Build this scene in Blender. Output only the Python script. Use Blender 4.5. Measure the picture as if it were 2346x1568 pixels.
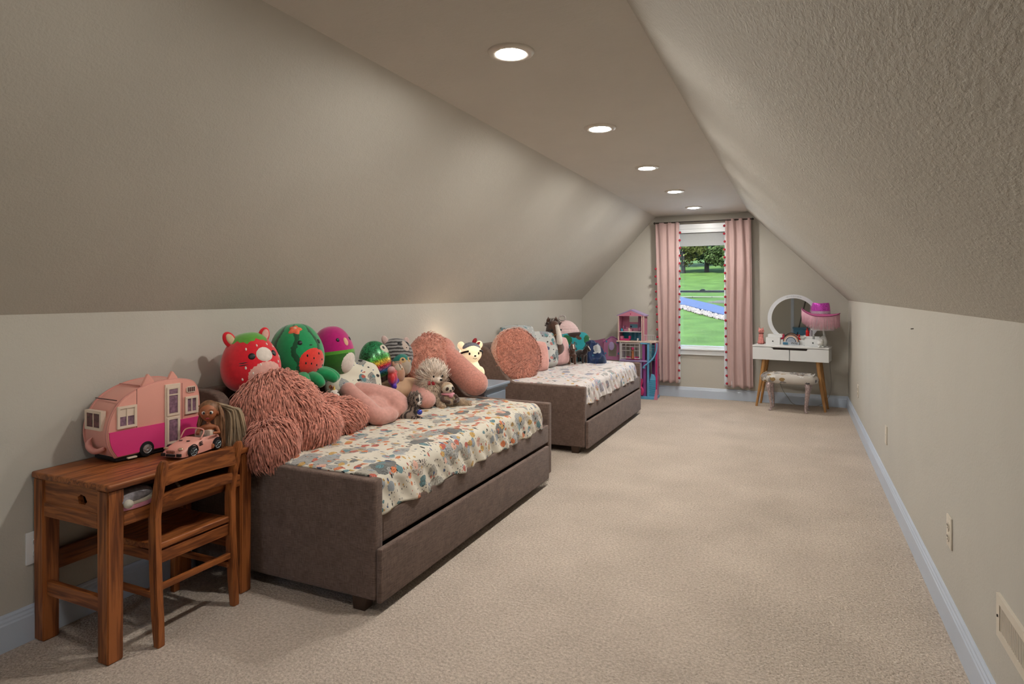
import bpy, bmesh, math, random
import numpy as np
from mathutils import Vector, Matrix, Euler, noise
from math import sin, cos, pi, radians as R
for o in list(bpy.data.objects): bpy.data.objects.remove(o)
S = bpy.context.scene; C = S.collection

# ------------------------------------------------------------------ camera, sky, sun, exposure
cam = bpy.data.cameras.new('camera'); cam.lens = 1435/2346*36; cam.sensor_width = 36
cam.shift_y = -111/2346; cam.clip_start = .05; cam.clip_end = 800
co = bpy.data.objects.new('camera', cam); C.objects.link(co)
co.location = (0, 0, 1.25); co.rotation_euler = (pi/2, 0, math.atan2(649, 1435)); S.camera = co
S.view_settings.view_transform = 'Standard'; S.view_settings.look = 'None'
S.view_settings.gamma = 1; S.view_settings.use_curve_mapping = False
S.view_settings.exposure = 0.0
W = bpy.data.worlds.new('sky'); S.world = W; W.use_nodes = True
_n = W.node_tree.nodes; _bg = _n['Background']
_sky = _n.new('ShaderNodeTexSky'); _sky.sky_type = 'NISHITA'; _sky.sun_disc = False
_sky.sun_elevation = R(42); _sky.sun_rotation = R(150); _sky.air_density = 1.0
W.node_tree.links.new(_sky.outputs[0], _bg.inputs[0]); _bg.inputs[1].default_value = 1.4
sun = bpy.data.lights.new('sun', 'SUN'); sun.energy = 25.0; sun.angle = R(1); sun.color = (1, .95, .85)
so = bpy.data.objects.new('sun', sun); C.objects.link(so); so.rotation_euler = (R(48), 0, R(-28))
LAMP = 535.0          # radiance of the ceiling diffusers
BEAR = 0.42

# ------------------------------------------------------------------ helpers
MC = {}
def mat(name, col, rough=.7, var=.12, vs=30, bump=0, bs=200, metal=0, spec=.3, sheen=0, emit=0, trans=0, alpha=1, coord='Object', stretch=None, sss=0, bdist=.002):
    if name in MC: return MC[name]
    m = bpy.data.materials.new(name); m.use_nodes = True; nt = m.node_tree; N = nt.nodes; L = nt.links
    b = N['Principled BSDF']; b.inputs['Roughness'].default_value = rough; b.inputs['Metallic'].default_value = metal
    b.inputs['Specular IOR Level'].default_value = spec
    if sheen: b.inputs['Sheen Weight'].default_value = sheen; b.inputs['Sheen Roughness'].default_value = .5
    if trans: b.inputs['Transmission Weight'].default_value = trans
    if alpha < 1: b.inputs['Alpha'].default_value = alpha
    tc = N.new('ShaderNodeTexCoord'); v = tc.outputs[coord]
    if stretch:
        mp = N.new('ShaderNodeMapping'); mp.inputs['Scale'].default_value = stretch; L.new(v, mp.inputs[0]); v = mp.outputs[0]
    nz = N.new('ShaderNodeTexNoise'); nz.inputs['Scale'].default_value = vs; nz.inputs['Detail'].default_value = 4
    L.new(v, nz.inputs['Vector'])
    r = N.new('ShaderNodeValToRGB'); c = Vector(col[:3])
    r.color_ramp.elements[0].position = .3; r.color_ramp.elements[1].position = .7
    r.color_ramp.elements[0].color = (*(c*(1-var)), 1); r.color_ramp.elements[1].color = (*[min(1, q*(1+var)) for q in c], 1)
    L.new(nz.outputs['Fac'], r.inputs[0]); L.new(r.outputs[0], b.inputs['Base Color'])
    if emit:
        L.new(r.outputs[0], b.inputs['Emission Color']); b.inputs['Emission Strength'].default_value = emit
    if bump:
        n2 = N.new('ShaderNodeTexNoise'); n2.inputs['Scale'].default_value = bs; n2.inputs['Detail'].default_value = 3
        L.new(v, n2.inputs['Vector']); bp = N.new('ShaderNodeBump'); bp.inputs['Strength'].default_value = bump
        bp.inputs['Distance'].default_value = bdist; L.new(n2.outputs['Fac'], bp.inputs['Height']); L.new(bp.outputs[0], b.inputs['Normal'])
    MC[name] = m; return m

def O(name, bm, m, parent=None, smooth=False, kind=None, label=None, loc=None):
    if not isinstance(bm, bpy.types.Mesh):
        me = bpy.data.meshes.new(name); bmesh.ops.recalc_face_normals(bm, faces=bm.faces[:]); bm.to_mesh(me); bm.free()
    else: me = bm
    if smooth:
        me.polygons.foreach_set('use_smooth', [True]*len(me.polygons))
        if smooth != 'all':
            me.set_sharp_from_angle(angle=R(42))
    if m is not None and not me.materials: me.materials.append(m)
    o = bpy.data.objects.new(name, me); C.objects.link(o); o.parent = parent
    if loc: o.location = loc
    if kind: o['kind'] = kind
    if label: o['label'] = label
    return o
def T(name, label, cat, loc=(0, 0, 0), rz=0, group=None, rot=None):
    o = bpy.data.objects.new(name, None); C.objects.link(o); o.location = loc
    o.rotation_euler = rot if rot else (0, 0, rz); o.empty_display_size = .05
    o['label'] = label; o['category'] = cat
    if group: o['group'] = group
    return o
def tag(o, label, cat, group=None):
    o['label'] = label; o['category'] = cat
    if group: o['group'] = group
    return o
def copy_tree(o, parent=None):
    c = o.copy(); C.objects.link(c); c.parent = parent
    for ch in [q for q in bpy.data.objects if q.parent == o]: copy_tree(ch, c)
    return c
def B(): return bmesh.new()
def box(bm, x0, x1, y0, y1, z0, z1, bev=0, seg=2, M=None):
    t = bmesh.new(); bmesh.ops.create_cube(t, size=1)
    for v in t.verts: v.co = Vector(((x0+x1)/2+v.co.x*(x1-x0), (y0+y1)/2+v.co.y*(y1-y0), (z0+z1)/2+v.co.z*(z1-z0)))
    if bev: bmesh.ops.bevel(t, geom=t.edges[:], offset=bev, segments=seg, affect='EDGES', profile=.6)
    if M: bmesh.ops.transform(t, matrix=M, verts=t.verts)
    me = bpy.data.meshes.new('t'); t.to_mesh(me); t.free(); bm.from_mesh(me); bpy.data.meshes.remove(me); return bm
def bx(*a, **k): return box(B(), *a, **k)
def tube(bm, pts, rad, seg=12, cap=True, flat=1.0):
    pts = [Vector(p) for p in pts]; n = len(pts)
    if not hasattr(rad, '__len__'): rad = [rad]*n
    rings = []; up = None
    for i, p in enumerate(pts):
        d = (pts[min(i+1, n-1)]-pts[max(i-1, 0)]).normalized()
        if up is None: up = Vector((0, 0, 1)) if abs(d.z) < .9 else Vector((1, 0, 0))
        a = d.cross(up).normalized(); b_ = a.cross(d).normalized(); up = b_
        rings.append([bm.verts.new(p+a*cos(2*pi*k/seg)*rad[i]+b_*sin(2*pi*k/seg)*rad[i]*flat) for k in range(seg)])
    for r0, r1 in zip(rings, rings[1:]):
        for k in range(seg): bm.faces.new((r0[k], r0[(k+1) % seg], r1[(k+1) % seg], r1[k]))
    if cap: bm.faces.new(rings[0][::-1]); bm.faces.new(rings[-1])
    return bm
def spline(pts, n=8):
    P = [Vector(p) for p in pts]; out = []
    for i in range(len(P)-1):
        p0, p1, p2, p3 = P[max(i-1, 0)], P[i], P[i+1], P[min(i+2, len(P)-1)]
        for k in range(n):
            t = k/n; out.append(.5*((2*p1)+(p2-p0)*t+(2*p0-5*p1+4*p2-p3)*t*t+(3*p1-p0-3*p2+p3)*t**3))
    out.append(P[-1]); return out
def lathe(bm, prof, c=(0, 0, 0), seg=32, M=None):
    c = Vector(c); rings = []
    for r, z in prof:
        if r < 1e-6: rings.append([bm.verts.new(c+Vector((0, 0, z)))])
        else: rings.append([bm.verts.new(c+Vector((r*cos(2*pi*k/seg), r*sin(2*pi*k/seg), z))) for k in range(seg)])
    vs = [v for r in rings for v in r]
    for a, b_ in zip(rings, rings[1:]):
        for k in range(seg):
            q = [a[k % len(a)], a[(k+1) % len(a)], b_[(k+1) % len(b_)], b_[k % len(b_)]]
            q = list(dict.fromkeys(q))
            if len(q) > 2: bm.faces.new(q)
    if M: bmesh.ops.transform(bm, matrix=M, verts=vs)
    return bm
def ell(bm, c, r, rot=(0, 0, 0), seg=24, rings=16, fn=None):
    if not hasattr(r, '__len__'): r = (r, r, r)
    M = Matrix.Translation(c) @ Euler(rot).to_matrix().to_4x4() @ Matrix.Diagonal((*r, 1))
    g = bmesh.ops.create_uvsphere(bm, u_segments=seg, v_segments=rings, radius=1)
    for v in g['verts']:
        if fn: v.co = fn(v.co)
    bmesh.ops.transform(bm, matrix=M, verts=g['verts']); return bm
def prism(bm, poly, axis, a, b_, bev=0, seg=2):
    """closed outline (2D) extruded along an axis from a to b"""
    t = bmesh.new()
    def P(u, v, w): return {'x': (w, u, v), 'y': (u, w, v), 'z': (u, v, w)}[axis]
    A = [t.verts.new(P(u, v, a)) for u, v in poly]; Bv = [t.verts.new(P(u, v, b_)) for u, v in poly]
    n = len(poly); t.faces.new(A); t.faces.new(Bv[::-1])
    for i in range(n): t.faces.new((A[i], A[(i+1) % n], Bv[(i+1) % n], Bv[i]))
    bmesh.ops.recalc_face_normals(t, faces=t.faces[:])
    if bev:
        ed = [e for e in t.edges if len(e.link_faces) == 2 and e.calc_face_angle(0) > R(35)]
        bmesh.ops.bevel(t, geom=ed, offset=bev, segments=seg, affect='EDGES', profile=.6)
    me = bpy.data.meshes.new('t'); t.to_mesh(me); t.free(); bm.from_mesh(me); bpy.data.meshes.remove(me); return bm
def ring(bm, outer, inner, axis, a, b_):
    """frame between two outlines with the same number of points"""
    def P(u, v, w): return {'x': (w, u, v), 'y': (u, w, v), 'z': (u, v, w)}[axis]
    q = [[bm.verts.new(P(u, v, w)) for u, v in o] for o in (outer, inner) for w in (a, b_)]
    n = len(outer)
    for i in range(n):
        j = (i+1) % n
        for s, t in ((q[0], q[1]), (q[1], q[3]), (q[3], q[2]), (q[2], q[0])):
            bm.faces.new((s[i], s[j], t[j], t[i]))
    return bm
def rect(u0, u1, v0, v1): return [(u0, v0), (u1, v0), (u1, v1), (u0, v1)]
def frame(bm, u0, u1, v0, v1, w, axis, a, b_): return ring(bm, rect(u0, u1, v0, v1), rect(u0+w, u1-w, v0+w, v1-w), axis, a, b_)
def sheet(bm, f, nu, nv, closed=False):
    V = [[bm.verts.new(f(i/nu, j/nv)) for j in range(nv+1)] for i in range(nu+1)]
    for i in range(nu):
        for j in range(nv): bm.faces.new((V[i][j], V[i+1][j], V[i+1][j+1], V[i][j+1]))
    return bm
def mod(o, t, **k):
    m = o.modifiers.new(t.lower(), t)
    for a, b_ in k.items(): setattr(m, a, b_)
    return m
def soft(name, bm, m, parent, voxel=.01, it=6, label=None, disp=0):
    """several overlapping shapes fused to one continuous soft surface"""
    o = O(name, bm, m, parent, smooth='all', label=label)
    mod(o, 'REMESH', mode='VOXEL', voxel_size=voxel, use_smooth_shade=True)
    mod(o, 'SMOOTH', factor=.6, iterations=it)
    return o
def surf_of(o):
    bpy.context.view_layer.update()
    e = o.evaluated_get(bpy.context.evaluated_depsgraph_get()); me = e.to_mesh()
    n = len(me.polygons); c = np.empty(n*3); me.polygons.foreach_get('center', c)
    nm = np.empty(n*3); me.polygons.foreach_get('normal', nm); ar = np.empty(n); me.polygons.foreach_get('area', ar)
    e.to_mesh_clear(); return c.reshape(-1, 3), nm.reshape(-1, 3), ar
def fur(o, n, length, width, m, comb, seed=1, lift=.45, name='fur', parent=None, wave=.3, keep=None, vis=True):
    """real tapered locks of pile over the surface of o, combed along comb(point)"""
    rng = np.random.default_rng(seed); c, nm, ar = surf_of(o)
    p = ar/ar.sum(); idx = rng.choice(len(c), n, p=p); pts = c[idx]; nn = nm[idx]
    pts = pts+rng.normal(0, math.sqrt(ar.mean())*.5, pts.shape)
    V = []; F = []
    for q, k in zip(pts, nn):
        k = Vector(k); q = Vector(q)
        if keep and not keep(q, k): continue
        d = Vector(comb(q)); f = 5.5; w = Vector((noise.noise(q*f), noise.noise(q*f+Vector((9, 3, 1))), noise.noise(q*f+Vector((2, 7, 5)))))
        d = d+w*wave*3; d = d-k*d.dot(k)
        if d.length < 1e-4: continue
        d.normalize(); s = k.cross(d); l = length*rng.uniform(.6, 1.25); wd = width*rng.uniform(.6, 1.3)
        d = (d+s*rng.normal(0, .22)).normalized(); lf = lift*rng.uniform(.6, 1.4)
        a = q; b1 = q+d*l*.4+k*l*lf*.55; c1 = q+d*l*.75+k*l*lf*.7+Vector((0, 0, -.06*l)); e = q+d*l*1.0+k*l*lf*.62+Vector((0, 0, -.2*l))
        i = len(V); up = k*wd*.45
        V += [a-s*wd*.4, a+s*wd*.4, b1-s*wd*.5, b1+up, b1+s*wd*.5, c1-s*wd*.4, c1+up*.8, c1+s*wd*.4, e]
        F += [(i, i+3, i+2), (i, i+1, i+3), (i+1, i+4, i+3), (i+2, i+3, i+6, i+5), (i+3, i+4, i+7, i+6), (i+5, i+6, i+8), (i+6, i+7, i+8)]
    me = bpy.data.meshes.new(name); me.from_pydata([tuple(v) for v in V], [], F); me.update()
    me.polygons.foreach_set('use_smooth', [True]*len(me.polygons)); me.materials.append(m)
    f_ = bpy.data.objects.new(name, me); C.objects.link(f_); f_.parent = parent or o; f_['kind'] = 'stuff'
    return f_
def egg(rx, ry, rz, tp=0., p=.85, bot=.0):
    def f(a, e):
        ce = abs(cos(e))**p; se = sin(e); k = 1-tp*se
        z = rz*se if se > 0 else rz*se*(1-bot*(-se))
        return Vector((rx*ce*cos(a)*k, ry*ce*sin(a)*k, z))
    return f
def eggmesh(f, nu=40, nv=24):
    bm = B(); rings = []
    for j in range(1, nv):
        e = -pi/2+pi*j/nv; rings.append([bm.verts.new(f(2*pi*i/nu, e)) for i in range(nu)])
    b0 = bm.verts.new(f(0, -pi/2)); t0 = bm.verts.new(f(0, pi/2))
    for r0, r1 in zip(rings, rings[1:]):
        for i in range(nu): bm.faces.new((r0[i], r0[(i+1) % nu], r1[(i+1) % nu], r1[i]))
    for i in range(nu):
        bm.faces.new((b0, rings[0][(i+1) % nu], rings[0][i])); bm.faces.new((t0, rings[-1][i], rings[-1][(i+1) % nu]))
    return bm
def patch(f, a0, e0, ra, re, lift=.02, rf=None, bm=None, nr=6, ns=28):
    """a sewn-on piece that follows the plush surface f around direction (a0, e0)"""
    bm = bm or B(); a0, e0, ra, re = R(a0), R(e0), R(ra), R(re)
    def P(r, t):
        k = rf(t) if rf else 1
        q = f(a0+ra*r*k*cos(t), e0+re*r*k*sin(t)); return q*(1+lift*(1-r**4)-.006*(r**8))
    c = bm.verts.new(P(0, 0)); prev = None
    for i in range(1, nr+1):
        rg = [bm.verts.new(P(i/nr, 2*pi*j/ns)) for j in range(ns)]
        for j in range(ns):
            if prev: bm.faces.new((prev[j], rg[j], rg[(j+1) % ns], prev[(j+1) % ns]))
            else: bm.faces.new((c, rg[j], rg[(j+1) % ns]))
        prev = rg
    return bm
def strip(f, pts, lift=.012, bm=None):
    """band along (a, e, halfwidth) stations on the surface f"""
    bm = bm or B(); rows = []
    for a, e, w in pts:
        rows.append([bm.verts.new(f(R(a+w*k), R(e))*(1+lift*(1-k*k)-.004*k*k)) for k in (-1, -.5, 0, .5, 1)])
    for r0, r1 in zip(rows, rows[1:]):
        for k in range(4): bm.faces.new((r0[k], r0[k+1], r1[k+1], r1[k]))
    return bm
def nz(x, y=0, z=0): return noise.noise(Vector((x, y, z)))

# ------------------------------------------------------------------ materials of the room
def plaster(name, col, s1, b1, s2, b2, stretch=(1, 1, 1)):
    m = mat(name, col, .75, .025, 3, spec=.25, coord='Object'); nt = m.node_tree; N = nt.nodes; L = nt.links
    tc = N['Texture Coordinate']; mp = N.new('ShaderNodeMapping'); mp.inputs['Scale'].default_value = stretch
    L.new(tc.outputs['Object'], mp.inputs[0])
    a = N.new('ShaderNodeTexNoise'); a.inputs['Scale'].default_value = s1; a.inputs['Detail'].default_value = 5; a.inputs['Roughness'].default_value = .6
    r = N.new('ShaderNodeValToRGB'); r.color_ramp.elements[0].position = .42; r.color_ramp.elements[1].position = .60
    c = N.new('ShaderNodeTexNoise'); c.inputs['Scale'].default_value = s2; c.inputs['Detail'].default_value = 2
    L.new(mp.outputs[0], a.inputs['Vector']); L.new(mp.outputs[0], c.inputs['Vector']); L.new(a.outputs['Fac'], r.inputs[0])
    p1 = N.new('ShaderNodeBump'); p1.inputs['Strength'].default_value = b1; p1.inputs['Distance'].default_value = .004; L.new(r.outputs[0], p1.inputs['Height'])
    p2 = N.new('ShaderNodeBump'); p2.inputs['Strength'].default_value = b2; p2.inputs['Distance'].default_value = .002; L.new(c.outputs['Fac'], p2.inputs['Height']); L.new(p1.outputs[0], p2.inputs['Normal'])
    L.new(p2.outputs[0], N['Principled BSDF'].inputs['Normal']); return m
PAINT = (.49, .465, .415)
m_wall = plaster('taupe_wall_paint', PAINT, 38, .06, 130, .35)
m_slope = plaster('textured_slope_paint', PAINT, 30, .10, 140, .5)
m_slope_r = plaster('stippled_slope_paint', PAINT, 75, .42, 220, .4, (1.2, .5, 1.2))
m_ceil = plaster('brightened_ceiling_paint', (.58, .55, .50), 34, .22, 140, .5, (.7, 1.2, 1))  # ceiling colour lightened to make up for the light it lacks
m_trim = mat('blue_white_trim_paint', (.50, .565, .67), .35, .02, 5, spec=.5)
m_white = mat('white_paint', (.68, .69, .70), .35, .02, 8, spec=.5)
m_carpet = mat('beige_carpet', (.60, .51, .43), .95, .10, 2.2, spec=.05)
def _carpet():
    nt = m_carpet.node_tree; N = nt.nodes; L = nt.links; v = N['Texture Coordinate'].outputs['Object']
    base = N['Color Ramp'].outputs[0]
    vo = N.new('ShaderNodeTexVoronoi'); vo.inputs['Scale'].default_value = 125; L.new(v, vo.inputs['Vector'])
    n2 = N.new('ShaderNodeTexNoise'); n2.inputs['Scale'].default_value = 90; n2.inputs['Detail'].default_value = 5; n2.inputs['Roughness'].default_value = .7; L.new(v, n2.inputs['Vector'])
    r = N.new('ShaderNodeValToRGB'); r.color_ramp.elements[0].position = .36; r.color_ramp.elements[1].position = .66
    r.color_ramp.elements[0].color = (.56, .54, .52, 1); r.color_ramp.elements[1].color = (1.15, 1.15, 1.15, 1); L.new(n2.outputs['Fac'], r.inputs[0])
    mx = N.new('ShaderNodeMixRGB'); mx.blend_type = 'MULTIPLY'; mx.inputs[0].default_value = .75; L.new(base, mx.inputs[1]); L.new(r.outputs[0], mx.inputs[2])
    L.new(mx.outputs[0], N['Principled BSDF'].inputs['Base Color'])
    ad = N.new('ShaderNodeMath'); ad.operation = 'SUBTRACT'; L.new(n2.outputs['Fac'], ad.inputs[0]); L.new(vo.outputs['Distance'], ad.inputs[1])
    bp = N.new('ShaderNodeBump'); bp.inputs['Strength'].default_value = .9; bp.inputs['Distance'].default_value = .006; L.new(ad.outputs[0], bp.inputs['Height'])
    L.new(bp.outputs[0], N['Principled BSDF'].inputs['Normal'])
_carpet()
def wood(name, c1, c2, axis=1, scale=1., rough=.42):
    if name in MC: return MC[name]
    st = [22*scale, 22*scale, 22*scale]; st[axis] = 1.6*scale
    m = mat(name, c1, rough, .1, 2, spec=.4, stretch=tuple(st)); nt = m.node_tree; N = nt.nodes; L = nt.links
    w = N.new('ShaderNodeTexNoise'); w.inputs['Scale'].default_value = 2.6; w.inputs['Detail'].default_value = 8; w.inputs['Distortion'].default_value = 1.1
    L.new(N['Mapping'].outputs[0], w.inputs['Vector']); r = N.new('ShaderNodeValToRGB')
    r.color_ramp.elements[0].position = .35; r.color_ramp.elements[1].position = .62
    r.color_ramp.elements[0].color = (*c2, 1); r.color_ramp.elements[1].color = (*c1, 1); L.new(w.outputs['Fac'], r.inputs[0])
    L.new(r.outputs[0], N['Principled BSDF'].inputs['Base Color'])
    bp = N.new('ShaderNodeBump'); bp.inputs['Strength'].default_value = .15; bp.inputs['Distance'].default_value = .001; L.new(w.outputs['Fac'], bp.inputs['Height'])
    L.new(bp.outputs[0], N['Principled BSDF'].inputs['Normal']); return m
WC = ((.36, .115, .032), (.12, .032, .010))
wd_x, wd_y, wd_z = (wood('oak_stain_'+a, *WC, axis=i) for i, a in enumerate('xyz'))
m_black = mat('black_plastic', (.012, .012, .014), .4, .05)
m_dark = mat('dark_gap', (.03, .022, .02), .8, .05)

# ------------------------------------------------------------------ room shell
XL, XR, YB, YF, ZK, ZC = -2.52, .527, 7.755, -1.7, 1.175, 2.195
CL, CR = -1.565, -.495
def struct(name, bm, m, parent=None, **k):
    o = O(name, bm, m, parent, **k); o['kind'] = 'structure'; return o
struct('floor', bx(XL-.1, XR+.1, YF-.1, YB+.1, -.12, 0), m_carpet)
struct('wall_left', bx(XL-.1, XL, YF-.1, YB+.1, -.02, ZK), m_wall)
struct('wall_right', bx(XR, XR+.1, YF-.1, YB+.1, -.02, ZK), m_wall)
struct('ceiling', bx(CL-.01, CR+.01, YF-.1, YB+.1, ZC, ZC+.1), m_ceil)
struct('ceiling_slope_left', prism(B(), [(XL, ZK), (CL, ZC), (CL, ZC+.12), (XL-.12, ZK)], 'y', YF-.1, YB+.1), m_slope)
struct('ceiling_slope_right', prism(B(), [(XR, ZK), (CR, ZC), (CR, ZC+.12), (XR+.12, ZK)], 'y', YF-.1, YB+.1), m_slope_r)
# back wall as four pieces of one mesh round the window opening
WX0, WX1, WZ0, WZ1 = -1.40, -.635, .57, 2.03
bm = B(); SH = [(XL-.05, -.02), (WX0, -.02), (WX0, 2.3), (XL-.05, 1.2)]
prism(bm, [(XL-.05, -.02), (WX0, -.02), (WX0, 2.28), (CL-.02, 2.28), (XL-.05, 1.25)], 'y', YB, YB+.12)
prism(bm, [(WX1, -.02), (XR+.05, -.02), (XR+.05, 1.25), (CR+.02, 2.28), (WX1, 2.28)], 'y', YB, YB+.12)
box(bm, WX0, WX1, YB, YB+.12, -.02, WZ0); box(bm, WX0, WX1, YB, YB+.12, WZ1, 2.28)
struct('wall_back', bm, m_wall)
FX0, FX1, FZ0, FZ1 = -1.75, -1.15, .85, 1.75
bm = B(); prism(bm, [(XL-.05, -.02), (FX0, -.02), (FX0, 2.28), (CL-.02, 2.28), (XL-.05, 1.25)], 'y', YF-.1, YF)
prism(bm, [(FX1, -.02), (XR+.05, -.02), (XR+.05, 1.25), (CR+.02, 2.28), (FX1, 2.28)], 'y', YF-.1, YF); box(bm, FX0, FX1, YF-.1, YF, -.02, FZ0); box(bm, FX0, FX1, YF-.1, YF, FZ1, 2.28)
struct('wall_front', bm, m_wall)
w2 = bpy.data.objects.new('added_fill_window', None); C.objects.link(w2); w2['kind'] = 'structure'  # unseen window, added behind the camera to let in fill light
struct('casing', frame(B(), FX0-.07, FX1+.07, FZ0-.07, FZ1+.07, .07, 'y', YF-.002, YF+.018), m_trim, w2)
struct('sash', frame(B(), FX0, FX1, FZ0, FZ1, .035, 'y', YF-.08, YF-.04), m_trim, w2)
struct('meeting_rail', bx(FX0+.03, FX1-.03, YF-.08, YF-.04, 1.28, 1.32), m_trim, w2)
def base_prof(o, s):   # baseboard section: flat board, ogee, thin cap
    return [(o, 0), (o+s*.016, 0), (o+s*.016, .092), (o+s*.013, .098), (o+s*.013, .104), (o+s*.009, .112), (o+s*.009, .118), (o+s*.005, .126), (o, .126)]
struct('baseboard_left', prism(B(), base_prof(XL, 1), 'y', YF, YB), m_trim)
struct('baseboard_right', prism(B(), base_prof(XR, -1), 'y', YF, YB), m_trim)
bm = B(); prism(bm, [(u, v) for u, v in base_prof(YB, -1)], 'x', XL+.0, XR); struct('baseboard_back', bm, m_trim)

# ------------------------------------------------------------------ window
m_vinyl = mat('white_vinyl', (.74, .76, .78), .3, .02, 6, spec=.5)
m_rail = mat('backlit_dark_grey', (.05, .07, .09), .5, .05)  # white meeting rail: its backlit shade is put into the colour
m_shade = mat('grey_roller_shade', (.36, .37, .37), .8, .03, 90)
m_glass = bpy.data.materials.new('clear_glass'); m_glass.use_nodes = True
_N = m_glass.node_tree.nodes; _L = m_glass.node_tree.links; _N.remove(_N['Principled BSDF'])
_t = _N.new('ShaderNodeBsdfTransparent'); _t.inputs[0].default_value = (.97, .99, .98, 1); _g = _N.new('ShaderNodeBsdfGlossy'); _g.inputs['Roughness'].default_value = .02
_f = _N.new('ShaderNodeFresnel'); _f.inputs[0].default_value = 1.3; _x = _N.new('ShaderNodeMixShader')
_L.new(_f.outputs[0], _x.inputs[0]); _L.new(_t.outputs[0], _x.inputs[1]); _L.new(_g.outputs[0], _x.inputs[2]); _L.new(_x.outputs[0], _N['Material Output'].inputs[0])
struct('glass_pane', bx(FX0+.02, FX1-.02, YF-.062, YF-.058, FZ0+.02, FZ1-.02), m_glass, w2)
win = bpy.data.objects.new('window_1', None); C.objects.link(win); win['kind'] = 'structure'
struct('casing', frame(B(), WX0-.07, WX1+.07, WZ0-.055, 2.085, .06, 'y', YB-.018, YB+.002), m_vinyl, win)
bm = frame(B(), WX0, WX1, WZ0, WZ1, .03, 'y', YB, YB+.11); box(bm, WX0+.005, WX1-.005, YB-.006, YB+.024, 1.982, 2.05); struct('jamb', bm, m_vinyl, win)
struct('window_sill', bx(WX0-.09, WX1+.09, YB-.04, YB+.06, .572, .592, bev=.005), m_vinyl, win)
struct('apron', bx(WX0-.07, WX1+.07, YB-.022, YB, .515, .570, bev=.004), m_vinyl, win)
lo = struct('sash', frame(B(), WX0+.03, WX1-.03, .595, 1.29, .028, 'y', YB+.045, YB+.07), m_vinyl, win)
up = struct('sash', frame(B(), WX0+.03, WX1-.03, 1.262, 2.0, .028, 'y', YB+.075, YB+.1), m_vinyl, win)
struct('glass_pane', bx(WX0+.05, WX1-.05, YB+.055, YB+.06, .615, 1.27), m_glass, lo)
struct('glass_pane', bx(WX0+.05, WX1-.05, YB+.086, YB+.09, 1.28, 1.98), m_glass, up)
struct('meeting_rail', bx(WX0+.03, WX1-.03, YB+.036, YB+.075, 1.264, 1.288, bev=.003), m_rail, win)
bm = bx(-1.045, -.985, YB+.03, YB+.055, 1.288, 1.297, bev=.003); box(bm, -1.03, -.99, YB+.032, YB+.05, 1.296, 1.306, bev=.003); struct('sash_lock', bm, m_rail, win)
sh = tag(O('roller_shade', bx(WX0+.02, WX1-.02, YB+.026, YB+.030, 1.835, 2.028), m_shade), 'grey roller shade pulled a little way down at the window top', 'window shade')
O('hem_bar', bx(WX0+.02, WX1-.02, YB+.024, YB+.036, 1.822, 1.838, bev=.004), m_shade, sh)
O('roller', tube(B(), [(WX0+.02, YB+.045, 2.0), (WX1-.02, YB+.045, 2.0)], .014), m_vinyl, sh, smooth=True)

# ------------------------------------------------------------------ outside
TP = [(4, -3), (41.5, -2.15), (62, -1.01), (70.5, -.27), (88, .835), (98.5, 1.65), (119, 3.9), (135, 5.9), (155, 8.0), (200, 12.5), (300, 20)]
def tz(y):
    for (a, za), (b_, zb) in zip(TP, TP[1:]):
        if y <= b_: return za+(zb-za)*(y-a)/(b_-a)
    return 20
tag(O('bounce_slab', prism(B(), [(7.88, .50), (8.6, .44), (13.5, -.10), (13.5, -.25), (7.88, -.1)], 'x', -6, 5), mat('bounce_slab_white', (.82, .80, .77), .8)), 'pale slab added unseen below the window to bounce sunlight indoors', 'roof')  # unseen slab added to bounce sunlight through the window onto the ceiling
m_grass = mat('mown_grass', (.031, .058, .0135), .9, .28, .35, spec=.05, bump=.5, bs=6, bdist=.1)
bm = B(); ys = [9, 14, 20, 26, 32]+list(np.arange(36, 100, 3.))+list(np.arange(100, 300, 8.))
bm2 = sheet(bm, lambda u, v: Vector((-90+u*150, ys[round(v*(len(ys)-1))], tz(ys[round(v*(len(ys)-1))])+.25*nz(u*18, v*9))), 50, len(ys)-1)
tag(O('lawn', bm, m_grass, smooth='all', kind='stuff'), 'bright mown grass hillside outside the window', 'lawn')
FAR, NEAR, GRV = [(-28.6, 116.7), (7.9, 36.2)], [(-23.8, 93), (5.7, 41.5)], [(-22.8, 89.2), (5.7, 38.4)]
m_road = mat('blue_grey_asphalt', (.016, .026, .065), .8, .08, 2)
def band(name, e0, e1, m, h, label, cat):
    def f(u, v):
        q = lambda e, t: Vector((e[0][0]+(e[1][0]-e[0][0])*t, e[0][1]+(e[1][1]-e[0][1])*t)); p = q(e0, u).lerp(q(e1, u), v)
        return Vector((p.x, p.y, tz(p.y)+h+.3*nz(p.x*.1, p.y*.1)*0+.12))
    o = O(name, sheet(B(), f, 60, 4), m); mod(o, 'SOLIDIFY', thickness=.1); return tag(o, label, cat)
band('road', FAR, NEAR, m_road, .06, 'blue-grey asphalt road curving down past the lawn', 'road')
rng = random.Random(4); bm = B()
for i in range(2500):
    u = rng.random(); v = rng.random()
    x = (NEAR[0][0]+(NEAR[1][0]-NEAR[0][0])*u)*(1-v)+(GRV[0][0]+(GRV[1][0]-GRV[0][0])*u)*v
    y = (NEAR[0][1]+(NEAR[1][1]-NEAR[0][1])*u)*(1-v)+(GRV[0][1]+(GRV[1][1]-GRV[0][1])*u)*v
    r = rng.uniform(.08, .24); g = bmesh.ops.create_icosphere(bm, subdivisions=1, radius=r)
    bmesh.ops.transform(bm, matrix=Matrix.Translation((x, y, tz(y)+.12)) @ Euler((rng.random()*3, 0, rng.random()*3)).to_matrix().to_4x4() @ Matrix.Diagonal((1, .8, .55, 1)), verts=g['verts'])
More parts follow.
